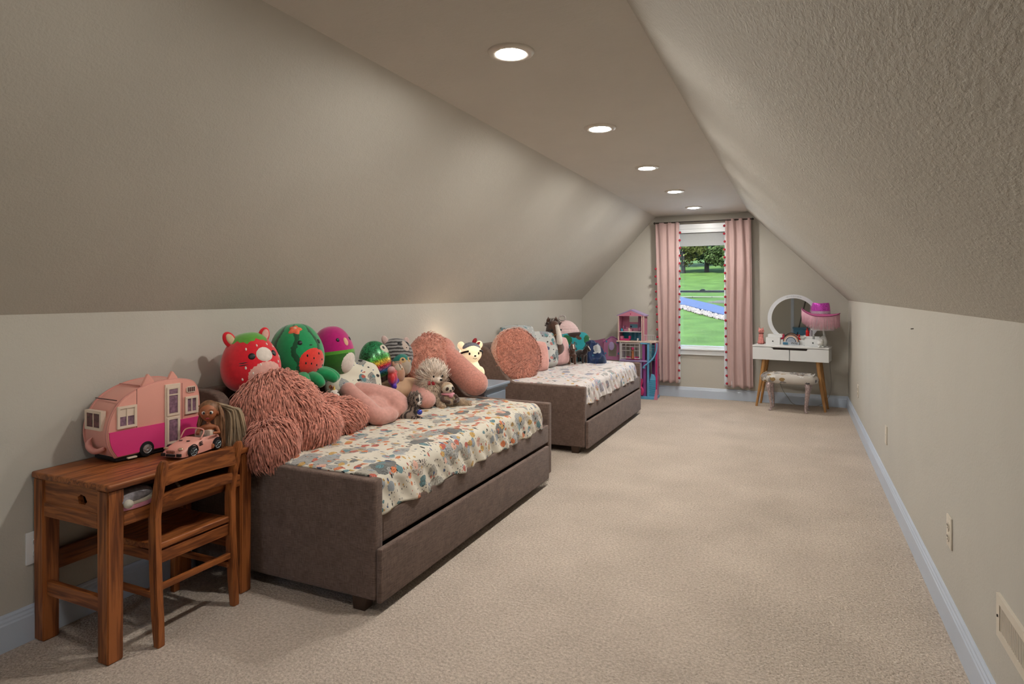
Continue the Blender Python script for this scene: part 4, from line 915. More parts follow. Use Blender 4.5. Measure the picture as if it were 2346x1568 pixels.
# kitten
t = T('plush_kitten', 'small brown tabby kitten plush with white blaze and blue bell', 'plush toy', (-1.985, 3.015, .53), rz=R(-12))
m_kt = mat('brown_tabby_plush', (.12, .08, .06), .9, .1, sheen=.4); _tab(m_kt, (.025, .015, .012), (.20, .14, .11), 22, 0)
bm = ell(B(), (-.02, -.035, .035), (.045, .06, .036)); ell(bm, (.0, .0, .055), (.032, .032, .04)); ell(bm, (.03, -.02, .012), (.03, .014, .013)); ell(bm, (.03, .02, .012), (.03, .014, .013))
soft('body', bm, m_kt, t, voxel=.005, it=3)
bm = ell(B(), (.008, .012, .115), (.036, .040, .038)); hd_ = soft('head', bm, m_kt, t, voxel=.005, it=2); fur(hd_, 1200, .012, .0022, m_kt, lambda q: Vector((-.5, q.y*8, (q.z-.11)*8)), 31, lift=.8, keep=lambda q, k: k.x < .75)
for s in (-1, 1):
    O('ear', lathe(B(), [(.013, 0), (.009, .012), (0, .024)], c=(.0, .012+s*.024, .143), seg=12), m_kt, hd_, smooth='all'); O('eye', ell(B(), (.036, .012+s*.016, .120), (.006, .006, .008)), m_black, hd_, smooth='all')
O('blaze', ell(ell(B(), (.037, .014, .122), (.008, .007, .026)), (.040, .014, .097), (.012, .014, .012)), m_offw, hd_, smooth='all', label='white muzzle and blaze'); O('nose', ell(B(), (.053, .014, .101), (.003, .005, .004)), m_black, hd_, smooth='all')
O('bell', ell(B(), (.045, .012, .048), (.014, .016, .015)), mat('iridescent_blue', (.06, .08, .45), .2, .6, 120, metal=.6), t, smooth='all', label='shiny blue bell')

# small horned toy at the foot of the watermelon
t = T('plush_unicorn', 'tiny cream horned plush peeking between the fur plush and the cushion', 'plush toy', (-2.17, 2.565, .735), rz=R(-30))
hd_ = soft('head', ell(ell(B(), (0, 0, .0), (.025, .024, .022)), (.022, .008, -.006), (.018, .014, .012)), m_offw, t, voxel=.004, it=2)
for s in (-1, 1): O('eye', ell(B(), (.022, s*.014, .006), .004), m_black, hd_, smooth='all')
O('horn', lathe(B(), [(.007, 0), (.005, .012), (0, .026)], c=(.006, 0, .019), seg=12), mat('gold_felt2', (.6, .4, .1), .6), hd_, smooth='all'); O('mane', ell(B(), (-.012, -.002, .022), (.014, .010, .016)), plush((.6, .25, .2), 'coral_plush'), hd_, smooth='all')
O('body', ell(B(), (-.02, 0, -.032), (.025, .028, .026)), m_offw, t, smooth='all')

# ------------------------------------------------------------------ nightstand and bear lamp
ns = T('nightstand', 'blue-grey painted nightstand between the two daybeds', 'nightstand', (-2.50, 3.99, 0))
m_ns = mat('blue_grey_paint', (.23, .27, .33), .4, .05, 8, spec=.5)
O('top', bx(0, .50, 0, .40, .558, .580, bev=.006, seg=3), m_ns, ns, smooth=True)
O('carcass', bx(.02, .47, .02, .38, .08, .535, bev=.004), m_ns, ns); O('moulding', bx(.01, .485, .01, .39, .535, .558, bev=.008), m_ns, ns, smooth=True)
for z0, z1 in ((.32, .515), (.10, .305)):
    q = O('drawer', bx(.468, .480, .045, .355, z0, z1, bev=.004), m_ns, ns); O('knob', ell(B(), (.49, .20, (z0+z1)/2), .012), m_chrome, q, smooth='all')
for x in (.04, .45):
    for y in (.04, .36): O('leg', bx(x-.02, x+.02, y-.02, y+.02, 0, .085, bev=.003), m_ns, ns)
bl = T('bear_lamp', 'glowing cream bear night lamp with grey eye mask and red bow', 'lamp', (-2.24, 4.19, .58), rz=R(-38)); bl.scale = (1.14, 1.14, 1.14)
bb = bpy.data.lights.new('bulb', 'POINT'); bb.energy = 1.7; bb.color = (1, .82, .6); bb.shadow_soft_size = .02; bo = bpy.data.objects.new('bulb', bb); C.objects.link(bo); bo.location = (-2.43, 4.13, .80)
m_bear = mat('glowing_silicone', (1, .80, .52), .5, .02, 12, emit=BEAR)
bm = ell(B(), (0, 0, .075), (.062, .068, .085)); ell(bm, (0, 0, .19), (.066, .078, .066)); ell(bm, (.045, -.055, .025), (.035, .026, .026)); ell(bm, (.045, .055, .025), (.035, .026, .026)); ell(bm, (.035, .066, .072), (.022, .018, .034), rot=(.3, 0, 0)); ell(bm, (.035, -.066, .072), (.022, .018, .034), rot=(-.3, 0, 0))
for s in (-1, 1): ell(bm, (-.005, s*.066, .245), (.016, .026, .028))
ell(bm, (.055, 0, .172), (.022, .028, .020))
soft('body', bm, m_bear, bl, voxel=.006, it=3)
for s in (-1, 1): O('eye', ell(B(), (.058, s*.032, .194), (.006, .007, .009)), m_black, bl, smooth='all')
O('nose', ell(B(), (.077, 0, .180), (.005, .008, .006)), m_black, bl, smooth='all'); O('mouth', tube(B(), spline([(.072, -.014, .166), (.078, 0, .160), (.072, .014, .166)], 4), .0016, 6), m_black, bl)
mk = O('eye_mask', (lambda b: (bmesh.ops.transform(b, matrix=Matrix.Translation((.012, 0, .228)) @ Matrix.Rotation(-.7, 4, 'Y'), verts=b.verts), b)[1])(ell(B(), (0, 0, 0), (.030, .064, .040))), mat('grey_patterned_satin', (.16, .17, .20), .5, .5, 150), bl, smooth='all')
O('strap', tube(B(), [(.076*cos(a)*.95-.0, .083*sin(a), .215-.028*(1-cos(a))) for a in np.linspace(.5, 2*pi-.5, 30)], .0045, 6, flat=1.6), m_black, mk)
O('bow', ell(ell(B(), (.0, .030, .272), (.010, .022, .014), rot=(.9, 0, 0)), (.0, .058, .250), (.010, .022, .014), rot=(.7, 0, 0)), mat('dark_red_ribbon', (.3, .01, .02)), bl, smooth='all')

# ------------------------------------------------------------------ cushions and plush on the far daybed
def place(b, loc, rot): bmesh.ops.transform(b, matrix=Matrix.Translation(loc) @ Euler([R(a) for a in rot]).to_matrix().to_4x4(), verts=b.verts); return b
t = T('round_cushion', 'round salmon fur cushion with pleated edge by the bear lamp', 'cushion', (-2.165, 4.885, .725), rot=(0, R(-18), R(-32)))
f = lambda a, e: None
rd = soft('pad', ell(B(), (0, 0, 0), (.075, .236, .236), fn=lambda p: Vector((p.x*abs(p.x)**-.25 if abs(p.x) > 1e-4 else 0, p.y, p.z))), m_fur2, t, voxel=.012, it=4)
fur(rd, 9000, .020, .004, m_fur2, lambda q: Vector((.1, q.y+.1*nz(q.y*9, q.z*9), q.z-.15)), 41, lift=.7, keep=lambda q, k: q.x > .02 and k.x > -.2)
bm = B(); prof_ = [(.226, .040), (.236, .02), (.240, -.015), (.232, -.05), (.205, -.085)]; rows = []
for i in range(144):
    a = 2*pi*i/144; k = 1.0+.010*(i % 4 == 0)-.006*(i % 4 == 2); rows.append([bm.verts.new((x, cos(a)*r_*k, sin(a)*r_*k)) for r_, x in prof_])
for i in range(144):
    a, b_ = rows[i], rows[(i+1) % 144]
    for k in range(4): bm.faces.new((a[k], b_[k], b_[k+1], a[k+1]))
O('pleated_edge', bm, plush((.70, .42, .33), 'pale_salmon_plush'), t, smooth='all')
tag(O('cushion', place(cushion(.30, .29, .11), (-2.18, 5.30, .675), (0, -14, -44)), plush((.64, .33, .29), 'rose_velvet'), smooth='all'), 'plain rose pink cushion just behind the round fur cushion', 'cushion')
m_cush2 = print_mat('grey_floral_print', (.50, .50, .48), [(9, .40, .6, [(.20, .23, .24), (.28, .30, .33), (.5, .36, .36)], (1, 1, .7)), (20, .36, .5, [(.12, .26, .28), (.5, .22, .20), (.1, .12, .2)], (.7, 1, 1)), (44, .28, .4, [BK, GY, (.4, .2, .2)], (1, .6, 1))])
tag(O('cushion', place(cushion(.40, .36, .12), (-2.23, 5.56, .715), (0, -16, -42)), m_cush2, smooth='all'), 'grey, white and pink floral cushion in the middle of the far daybed', 'cushion')
tag(O('cushion', place(cushion(.36, .32, .10), (-2.355, 5.33, .80), (0, -12, -50)), print_mat('grey_palm_print', (.40, .42, .42), [(14, .42, .7, [(.10, .12, .13), (.16, .26, .30), (.5, .52, .5)], (.4, 1.6, 1)), (40, .3, .4, [BK, (.6, .6, .58)], (.5, 1.5, 1))]), smooth='all'), 'grey leaf print cushion standing behind the round fur cushion', 'cushion')
tag(O('cushion', place(cushion(.34, .29, .12), (-2.17, 5.80, .685), (0, -14, -42)), plush((.62, .38, .37), 'dusty_rose_velvet'), smooth='all'), 'plain dusty rose cushion under the horse head plush', 'cushion')
m_hbr = plush((.075, .035, .022), 'horse_brown_plush', var=.3); m_mane = mat('mane_pile', (.045, .022, .02), .9, .4, 60)
t = T('plush_horse', 'brown horse plush with white face looking over the rose cushion', 'plush toy', (-2.19, 5.79, .625), rz=R(-42)); t.scale = (1.15, 1.15, 1.15)
hb = soft('body', limb(ell(ell(ell(B(), (0, 0, .07), (.09, .12, .09)), (.03, .0, .255), (.075, .062, .072)), (.105, 0, .165), (.040, .038, .045)), [(.02, 0, .08), (.0, 0, .2), (.03, 0, .27)], [.07, .055, .06]) and (lambda b: (ell(b, (0, 0, .07), (.09, .12, .09)), limb(b, [(0, 0, .08), (-.005, 0, .18), (.02, 0, .25)], [.07, .055, .055]), ell(b, (.03, 0, .255), (.062, .055, .062)), limb(b, [(.05, 0, .245), (.085, 0, .19), (.10, 0, .14)], [.05, .042, .034]), ell(b, (.105, 0, .135), (.034, .036, .030)), b)[-1])(B()), m_hbr, t, voxel=.008, it=3)
O('blaze', limb(B(), [(.088, .004, .275), (.118, .004, .215), (.135, .004, .155), (.128, .004, .125)], [.016, .022, .026, .026]), m_offw, t, smooth='all', label='white blaze down the face')
for s in (-1, 1):
    O('ear', lathe(B(), [(.018, 0), (.016, .02), (0, .05)], c=(.01, s*.036, .30), seg=12), m_hbr, t, smooth='all'); O('eye', ell(B(), (.085, s*.042, .235), .010), m_black, t, smooth='all')
fur(hb, 1300, .026, .005, m_mane, lambda q: Vector((.5, q.y*10, .6)), 51, lift=.9, name='mane', parent=t, keep=lambda q, k: q.z > .26 and q.x < .06)
O('bridle', tube(B(), [(.095+.047*cos(a)*.75, .046*sin(a), .175+.028*cos(a)) for a in np.linspace(0, 2*pi, 24)], .004, 6), mat('tan_leather', (.30, .16, .07), .6), t)
t = T('plush_puppy', 'dark brown plush head showing above the grey leaf cushion', 'plush toy', (-2.43, 5.72, .83))
pb = soft('body', ell(ell(ell(B(), (0, 0, 0), (.05, .07, .06)), (.0, -.045, .035), (.02, .02, .028)), (.0, .045, .035), (.02, .02, .028)), m_hbr, t, voxel=.008, it=3); fur(pb, 800, .03, .005, m_mane, lambda q: Vector((.2, q.y*9, .7)), 53, lift=.8)
t = T('plush_mouse', 'small slate grey plush at the wall, left of the dark brown one', 'plush toy', (-2.45, 5.42, .83))
soft('body', ell(ell(ell(B(), (0, 0, 0), (.04, .06, .05)), (.0, -.035, .04), (.012, .02, .02)), (.0, .035, .04), (.012, .02, .02)), plush((.09, .09, .10), 'slate_plush'), t, voxel=.007, it=3)
t = T('ribbed_pillow', 'pale pink horizontally ribbed pillow in the far corner of the bed', 'pillow', (-2.27, 6.43, .54), rz=R(-40))
bm = B(); n = 26; rows = []
for j in range(n*4+1):
    h = j/(n*4); e = (1-h**3.2)**.5*(.86+.14*min(1, h*6+.3)); e *= 1+.030*abs(sin(h*n*pi*.55)); rows.append([bm.verts.new((cos(a)*.13*e, sin(a)*.195*e, h*.42)) for a in np.linspace(0, 2*pi, 48, endpoint=False)])
for a, b_ in zip(rows, rows[1:]):
    for k in range(48): bm.faces.new((a[k], a[(k+1) % 48], b_[(k+1) % 48], b_[k]))
bm.faces.new(rows[0][::-1]); O('cover', bm, plush((.66, .47, .46), 'shell_pink_knit'), t, smooth='all')
t = T('hair_scrunchie', 'silvery ring scrunchie perched on top of the ribbed pink pillow', 'hair accessory', (-2.29, 6.38, .965))
O('ring', (lambda b: place(b, (0, 0, .022), (78, 0, 18)))(tube(B(), [(.034*cos(a), .026*sin(a), 0) for a in np.linspace(0, 2*pi, 30)], .009, 8)), mat('silver_beige_satin', (.45, .40, .38), .3, .4, 120, metal=.3), t, smooth='all')
m_teal = print_mat('horse_print_fleece', (.015, .22, .25), [(6, .42, .5, [(.03, .015, .012), (.012, .09, .03), (.02, .015, .012)], (1, .8, 1)), (12, .3, .35, [(.08, .04, .03), (.40, .34, .28), (.02, .1, .1)], (.6, 1.2, 1))])
tag(O('cushion', place(cushion(.50, .34, .17), (-2.15, 6.25, .675), (8, -32, -52)), m_teal, smooth='all'), 'teal fleece cushion printed with dark horses on the far daybed', 'cushion')
def blanket(name, c, sz, m, label, seed):
    def fn(u, v):
        a, b_ = u*2-1, v*2-1; r = math.hypot(a, b_); h = max(0, 1-r**2.2)**.6 if r < 1 else 0
        x, y = a, b_
        if r > 1: x, y = a/r, b_/r
        rd_ = 1-abs(2*abs(noise.noise(Vector((u*3.6, v*3.6, seed))))-0.0)
        return Vector((x*sz[0], y*sz[1], sz[2]*h*(.45+.75*rd_)+.004))
    o = O(name, sheet(B(), fn, 44, 44), m, smooth='all', loc=c); mod(o, 'SOLIDIFY', thickness=.006); o.rotation_euler = (0, 0, R(38)); return tag(o, label, 'blanket')
blanket('fleece_blanket', (-1.95, 6.32, .533), (.14, .26, .19), print_mat('navy_horse_print', (.012, .025, .075), [(7, .36, .5, [(.01, .02, .05), (.04, .10, .16), (.36, .36, .36)], (1, .45, 1)), (16, .25, .35, [(.45, .45, .45), (.03, .05, .12), (.03, .12, .18)], (.4, 1.6, 1))]), 'crumpled navy and white printed fleece at the far end of daybed', 2)
def pony(name, label, loc, rz, m, sc=1., saddle=False):
    t = T(name, label, 'plush toy', loc, rz=R(rz)); t.scale = (sc,)*3
    b = ell(B(), (0, 0, .11), (.075, .042, .045))
    for x in (-.05, .05):
        for s in (-1, 1): limb(b, [(x, s*.024, .10), (x*1.1, s*.026, .05), (x*1.15, s*.028, .008)], [.022, .014, .013])
    limb(b, [(.055, 0, .125), (.085, 0, .165), (.095, 0, .185)], [.034, .026, .024]); limb(b, [(.09, 0, .19), (.12, 0, .165), (.137, 0, .148)], [.026, .020, .016])
    for s in (-1, 1): ell(b, (.088, s*.016, .214), (.007, .006, .014))
    bo_ = soft('body', b, m, t, voxel=.005, it=2); fur(bo_, 500, .03, .004, m_mane, lambda q: Vector((-.4, 1 if q.x > 0 else 0, -.8)), 61, lift=.5, name='mane', parent=t, keep=lambda q, k: q.x < .10 and q.z > .15 and q.x > .05)
    O('tail', limb(B(), [(-.07, 0, .125), (-.10, .0, .09), (-.105, 0, .03)], [.008, .014, .006]), m_mane, t, smooth='all')
    for s in (-1, 1): O('eye', ell(B(), (.108, s*.020, .182), .004), m_black, t, smooth='all')
    O('blaze', limb(B(), [(.112, 0, .196), (.140, 0, .158)], [.007, .009]), m_offw, t, smooth='all')
    return t
t = pony('plush_pony', 'dark brown and white plush pony standing against the teal cushion', (-2.045, 5.95, .54), -60, m_hbr, 1.05); O('saddle_patch', ell(B(), (.01, -.030, .128), (.030, .016, .026)), m_offw, t, smooth='all', label='white side patch')
pony('plush_pony', 'second dark plush pony, nearer the navy blanket', (-1.99, 6.10, .54), -25, plush((.03, .018, .016), 'near_black_plush'), .9)

# ------------------------------------------------------------------ curtains
m_cur = mat('dusty_pink_curtain', (.47, .325, .31), .8, .03, 6, sheen=.3, bump=.2, bs=400); m_lin = mat('white_lining', (.68, .70, .76), .85, .03); m_pom = plush((.32, .010, .028), 'red_pompom')
rod = tag(O('curtain_rod', tube(tube(B(), [(-1.555, 7.665, 2.105), (-.45, 7.665, 2.105)], .008, 12), [(-1.54, 7.665, 2.105), (-1.54, 7.755, 2.105)], .006, 8), mat('dark_bronze', (.05, .04, .035), .4, metal=.6), smooth=True), 'thin dark curtain rod above the window', 'curtain rod')
O('bracket', tube(B(), [(-.47, 7.665, 2.105), (-.47, 7.755, 2.105)], .006, 8), MC['dark_bronze'], rod)
for x in (-1.56, -.445): O('finial', ell(B(), (x, 7.665, 2.105), .014), MC['dark_bronze'], rod, smooth='all')
def curtain(x0t, x1t, x0b, x1b, zt, zb, label, seed, lin_l, lin_r, poms):
    xm = (x0t+x1t)/2; t = T('curtain', label, 'curtain', (xm, 7.665, zb), group='pink pompom curtains')
    def X(u, z): k = (z-zb)/(zt-zb); a = x0b+(x0t-x0b)*k; b_ = x1b+(x1t-x1b)*k; return a+(b_-a)*u
    def fo(u, v, off=0):
        z = zb+(zt-zb)*v; ph = 2*pi*(2.7*u+.35*u*u+.10*sin(5*v+seed)+.06*nz(u*3, v*2, seed)*4); amp = (.022+.020*nz(u*4, v*1.0, seed))*(1-.35*v)*min(1, u*6+.25)*min(1, (1-u)*6+.25)
        hem = .007*sin(ph)*(1-v)**8
        return Vector((X(u, z)-xm+.006*sin(ph*.5+1)*(1-v), amp*sin(ph)+.010*nz(u*9, v*3, seed+4)*(.3+v)+off, z-zb+hem))
    p = O('panel', sheet(B(), lambda u, v: fo(u, v), 96, 70), m_cur, t, smooth='all'); mod(p, 'SOLIDIFY', thickness=.003)
    def fl(u, v):
        u = u*.3 if lin_l > .02 else .7+u*.3; q = fo(u, v, .026); s = (1-v)**.7; q.x += (-lin_l*s*(1-u)**3 + lin_r*s*u**3); return q
    l = O('lining', sheet(B(), fl, 16, 40), m_lin, t, smooth='all', label='white lining showing at the edge'); mod(l, 'SOLIDIFY', thickness=.002)
    me = None
    for side, za, zc in poms:
        n = int((za-zc)/.092)
        for i in range(n+1):
            z = za-i*.092; v = (z-zb)/(zt-zb)
            q = fo(side, v); q.x += (.010 if side else -.010)
            if me is None:
                b = ell(B(), (0, 0, 0), (.0145, .013, .0145), seg=12, rings=8)
                for vv in b.verts: vv.co *= 1+.14*nz(vv.co.x*300, vv.co.y*300, vv.co.z*300)
                tube(b, [(0, 0, .012), (-.004 if side else .004, 0, .02)], .002, 5); o_ = O('pompom', b, m_pom, t, smooth='all', loc=q); me = o_.data
            else: O('pompom', me, None, t, loc=q+Vector((random.Random(i).uniform(-.003, .003), -.004, 0)))
curtain(-1.553, -1.268, -1.507, -1.272, 2.105, .182, 'pink curtain with red pompom trim at the left side of window', 1, .004, .022, [(1, 1.98, .20), (0, 1.55, .22)])
curtain(-.745, -.462, -.722, -.432, 2.12, .165, 'pink curtain with red pompom trim at the right side of window', 7, .040, .0, [(0, 2.04, .19)])

# ------------------------------------------------------------------ dollhouse
dh = T('dollhouse', 'tall pink, purple and blue toy dollhouse in the left back corner', 'dollhouse', (-1.80, 7.52, 0))
P_ = {k: mat('toy_'+k, c, .4, .05, 20, spec=.4) for k, c in dict(pink=(.56, .20, .30), hot=(.48, .03, .14), purple=(.26, .06, .24), lilac=(.34, .26, .46), blue=(.12, .36, .58), teal=(.02, .26, .38), cream=(.62, .48, .40), white=(.6, .56, .58), mauve=(.36, .14, .26)).items()}
def dbox(n, x0, x1, y0, y1, z0, z1, c, par=dh, **k): return O(n, bx(x0, x1, y0, y1, z0, z1, bev=.002, seg=1), P_[c], par, **k)
dbox('side_wall', -.155, -.143, -.08, .10, .68, .98, 'pink'); dbox('side_wall', .130, .160, -.08, .10, .68, .98, 'pink')
dbox('front_edge', -.158, -.143, -.088, -.08, .68, .985, 'cream'); dbox('front_edge', .128, .138, -.088, -.08, .68, .985, 'cream'); dbox('front_edge', .150, .162, -.088, -.08, .68, .985, 'cream')
q = dbox('back_wall', -.143, -.06, .09, .10, .79, .98, 'pink'); dbox('back_wall', .05, .13, .09, .10, .79, .98, 'mauve'); dbox('back_wall', -.06, .05, .09, .10, .79, .90, 'pink'); dbox('back_wall', -.143, .13, .09, .10, .68, .79, 'teal')
dbox('upper_floor', -.143, .13, -.08, .10, .785, .793, 'white'); dbox('terrace_floor', -.17, .30, -.10, .10, .665, .682, 'cream')
O('gable', prism(B(), [(-.160, .98), (.162, .98), (.0, 1.043)], 'y', -.090, -.076), P_['pink'], dh); O('heart', ell(B(), (0, -.092, 1.005), (.007, .003, .008)), P_['hot'], dh, smooth='all')
O('roof', prism(B(), [(-.170, .978), (0, 1.046), (.175, .978), (.175, .990), (0, 1.060), (-.170, .990)], 'y', -.085, .11), P_['lilac'], dh)
bd_ = dbox('toy_bed', -.10, .0, -.03, .06, .793, .82, 'pink'); O('headboard', bx(-.105, -.095, -.03, .06, .80, .86), P_['mauve'], bd_)
O('picture', bx(-.05, .045, .084, .089, .83, .875, bev=.002), print_mat('toy_picture', (.15, .35, .45), [(30, .4, .6, [(.05, .05, .1), (.5, .3, .4), (.6, .6, .6)], (1, 1, 1))]), dh)
for x, z, c in ((-.12, .82, 'teal'), (-.03, .825, 'cream'), (.10, .84, 'mauve')): O('ornament', ell(B(), (x, -.04, z-.012), (.014, .012, .022)), P_[c], dh, smooth='all')
sf = dbox('toy_sofa', -.135, -.02, -.06, .0, .682, .705, 'hot'); O('sofa_back', bx(-.135, -.10, -.06, .0, .70, .735, bev=.006), P_['pink'], sf); O('sofa_arm', bx(-.035, -.01, -.055, -.01, .70, .74, bev=.006), P_['hot'], sf)
for x in (-.06, .0, .045): dbox('wall_panel', x, x+.03, .084, .089, .69, .775, 'blue')
dbox('toy_fridge', .085, .115, .02, .08, .682, .76, 'blue'); dbox('toy_cup', .07, .09, -.06, -.04, .682, .715, 'white')
# railing on the terrace
for i in range(7): O('baluster', tube(B(), [(.165+i*.022, -.092, .682), (.165+i*.022, -.092, .755)], .0022, 6), P_['white'], dh)
O('handrail', tube(B(), [(.163, -.092, .757), (.30, -.092, .757)], .003, 6), P_['white'], dh)
# middle storey
dbox('side_wall', -.135, -.115, -.09, .10, .45, .665, 'white'); dbox('side_wall', .140, .172, -.09, .10, .44, .665, 'purple'); dbox('ledge', -.14, .20, -.10, .10, .435, .455, 'lilac')
wf = O('window_frame', frame(B(), -.112, .112, .470, .655, .008, 'y', -.094, -.086), P_['white'], dh)
for x in (-.055, -.005, .050): O('muntin', bx(x-.002, x+.002, -.092, -.088, .475, .652), P_['white'], wf)
for z in (.615, .565): O('muntin', bx(-.108, .108, -.092, -.088, z-.002, z+.002), P_['white'], wf)
ts = dbox('toy_sofa', -.06, .09, -.075, -.01, .456, .490, 'hot')
tf = T('x', 'x', 'x') if 0 else None
bm = limb(B(), [(.03, -.11, .475), (.03, -.11, .53), (.03, -.11, .56)], [.018, .012, .016]); O('toy_figure', ell(bm, (.03, -.11, .578), .014), mat('brown_doll_skin', (.3, .1, .05)), dh, smooth='all'); O('toy_hat', lathe(B(), [(.022, .585), (.022, .590), (.012, .592), (.012, .607), (0, .607)], c=(.03, -.11, 0), seg=16), P_['hot'], dh, smooth=True)
# open left wing: two hinged panels with an arched window
wing = [(-.10, .44), (.10, .44), (.10, .655), (.055, .69), (.0, .715), (-.055, .685), (-.10, .655)]; hole_ = [(-.052, .485), (.052, .485), (.052, .615), (.03, .648), (.0, .658), (-.03, .648), (-.052, .615)]
w1 = O('wing_panel', place(ring(B(), wing, hole_, 'y', -.006, .006), (-.235, -.05, 0), (0, 0, 10)), P_['mauve'], dh)
O('roof_edge', place(tube(B(), spline([(-.11, 0, .652), (-.055, 0, .69), (0, 0, .722), (.055, 0, .695), (.11, 0, .658)], 4), .008, 6), (-.235, -.05, 0), (0, 0, 10)), P_['purple'], w1)
O('mirror_disc', place(ell(B(), (-.01, -.008, .61), (.034, .004, .052)), (-.235, -.05, 0), (0, 0, 10)), P_['lilac'], w1, smooth='all'); O('edge_post', place(bx(.096, .112, -.012, .012, .44, .665), (-.235, -.05, 0), (0, 0, 10)), P_['purple'], w1)
for x, z in ((-.08, .52), (-.07, .665), (.075, .52), (.06, .655)): O('cut_out', place(ell(B(), (x, -.008, z), (.008, .003, .013)), (-.235, -.05, 0), (0, 0, 10)), P_['teal'], w1, smooth='all')
O('wing_panel', place(ring(B(), [(-.10, .44), (.10, .44), (.10, .70), (.0, .675), (-.10, .665)], [(-.04, .50), (.04, .50), (.045, .60), (.0, .63), (-.045, .60)], 'y', -.006, .006), (-.43, -.02, 0), (0, 0, -12)), P_['mauve'], dh)
dbox('edge_post', -.345, -.325, -.06, -.04, .44, .68, 'pink')
# lower storey
for x0, x1, c in ((-.13, -.09, 'pink'), (.055, .105, 'pink'), (.118, .135, 'lilac'), (.150, .185, 'purple')): dbox('column', x0, x1, -.09, -.05, .03, .44, c)
dbox('back_wall', -.13, .20, .08, .095, .03, .44, 'purple'); dbox('base', -.15, .31, -.12, .10, .0, .03, 'blue'); dbox('base_edge', -.15, .10, -.135, -.12, .0, .035, 'cream')
O('toy_mermaid', limb(B(), [(.135, -.11, .05), (.150, -.115, .10), (.128, -.11, .15), (.142, -.11, .20), (.138, -.11, .24)], [.022, .018, .013, .015, .010]), P_['hot'], dh, smooth='all')
dbox('toy_box', .06, .12, -.03, .04, .03, .12, 'hot')
# blue slide frame, curved chute, ribbed stair
dbox('slide_post', .200, .225, -.105, -.085, .03, .66, 'blue'); dbox('slide_beam', .12, .23, -.105, -.085, .648, .664, 'blue')
O('slide', tube(B(), spline([(.315, -.10, .66), (.312, -.115, .58), (.285, -.13, .50), (.235, -.14, .44), (.190, -.145, .405), (.165, -.148, .375), (.185, -.15, .372)], 6), [.012]*8+[.015]*29, 10, flat=.6), P_['blue'], dh, smooth='all')
for i in range(11): O('rung', bx(.228, .292, -.09, -.06, .455+i*.018, .461+i*.018), P_['teal'], dh)
dbox('side_wall', .290, .302, -.09, .09, .03, .66, 'mauve'); dbox('back_wall', .225, .29, .05, .06, .25, .66, 'purple')
O('ramp', prism(B(), [(.225, .03), (.302, .03), (.302, .26), (.28, .29), (.25, .30), (.225, .20)], 'y', -.10, -.07), P_['blue'], dh)
for i in range(8): O('ramp_rib', bx(.226, .300, -.104, -.098, .05+i*.024, .056+i*.024), P_['teal'], dh)
O('ramp_foot', prism(B(), [(.285, .0), (.325, .0), (.318, .12), (.305, .12)], 'y', -.125, -.10), P_['pink'], dh)
dbox('corner_post', .300, .318, -.10, -.085, .03, .66, 'hot')

# ------------------------------------------------------------------ vanity table
va = T('vanity_table', 'white vanity table with round mirror on splayed wooden legs', 'vanity table', (-.035, 7.53, 0), rz=R(-9))
m_oak = lambda a: wood('honey_oak_'+a, (.48, .25, .09), (.30, .14, .045), axis={'x': 0, 'y': 1, 'z': 2}[a])
O('top', bx(-.383, .383, -.140, .140, .662, .682, bev=.004), m_white, va, smooth=True); O('carcass', bx(-.378, .378, -.115, .135, .525, .655, bev=.002), m_white, va)
O('drawer_gap', bx(-.17, .17, -.125, -.112, .636, .660), m_dark, va); 
for s in (-1, 1):
    pr_ = [(s*.004, .523), (s*.381, .523), (s*.381, .658), (s*.185, .658), (s*.165, .637), (s*.004, .637)]
    O('drawer_front', prism(B(), pr_, 'y', -.138, -.122, bev=.002), m_white, va)
for s in (-1, 1):
    for yb, yf in ((-.085, -.115), (.085, .105)):
        O('leg', tube(B(), [(s*.27, yb, .523), (s*.305, (yb+yf)/2, .25), (s*.345, yf, 0)], [.022, .018, .0125], 14), m_oak('z'), va, smooth=True)
og = O('drawer_box', bx(-.265, -.115, -.03, .10, .682, .762, bev=.003), m_white, va); O('riser', bx(-.255, -.10, .02, .10, .762, .795, bev=.003), m_white, og); O('knob', ell(B(), (-.19, -.033, .722), .007), m_black, og, smooth='all')
og = O('drawer_box', bx(.130, .285, -.03, .10, .682, .757, bev=.003), m_white, va); O('riser', bx(.12, .275, .02, .10, .757, .785, bev=.003), m_white, og); O('knob', ell(B(), (.215, -.033, .718), .007), m_black, og, smooth='all')
O('centre_tray', bx(-.113, .128, -.015, .10, .682, .742, bev=.003), m_white, va); O('tray_floor', bx(-.113, .128, -.05, -.015, .682, .690, bev=.002), m_white, va)
NM = 64; rim_ = [(.268*cos(2*pi*i/NM), .972+.268*sin(2*pi*i/NM)) for i in range(NM)]; in_ = [(.226*cos(2*pi*i/NM), .972+.226*sin(2*pi*i/NM)) for i in range(NM)]
def MM(b): return place(b, (0, .115, 0), (0, 0, 9))
mf = O('mirror_frame', MM(ring(B(), rim_, in_, 'y', -.010, .010)), mat('mirror_frame_white', (.66, .68, .72), .3, .02, spec=.5), va, smooth=True)
m_mir = mat('mirror_glass', (.85, .87, .86), .02, .0, metal=1); O('mirror_glass', MM(prism(B(), in_, 'y', -.001, .003)), m_mir, mf)
O('mirror_back', MM(prism(B(), in_, 'y', .004, .010)), m_white, mf)
orn = B()
for i in range(15):
    a = R(108-i*2.6); ell(orn, (.247*cos(a), -.0115, .972+.247*sin(a)), (.0035 if i % 3 else .0025, .001, .006 if i % 2 else .004), seg=8, rings=6)
O('rim_lettering', MM(orn), mat('pale_grey_print', (.36, .38, .42), .5), mf)
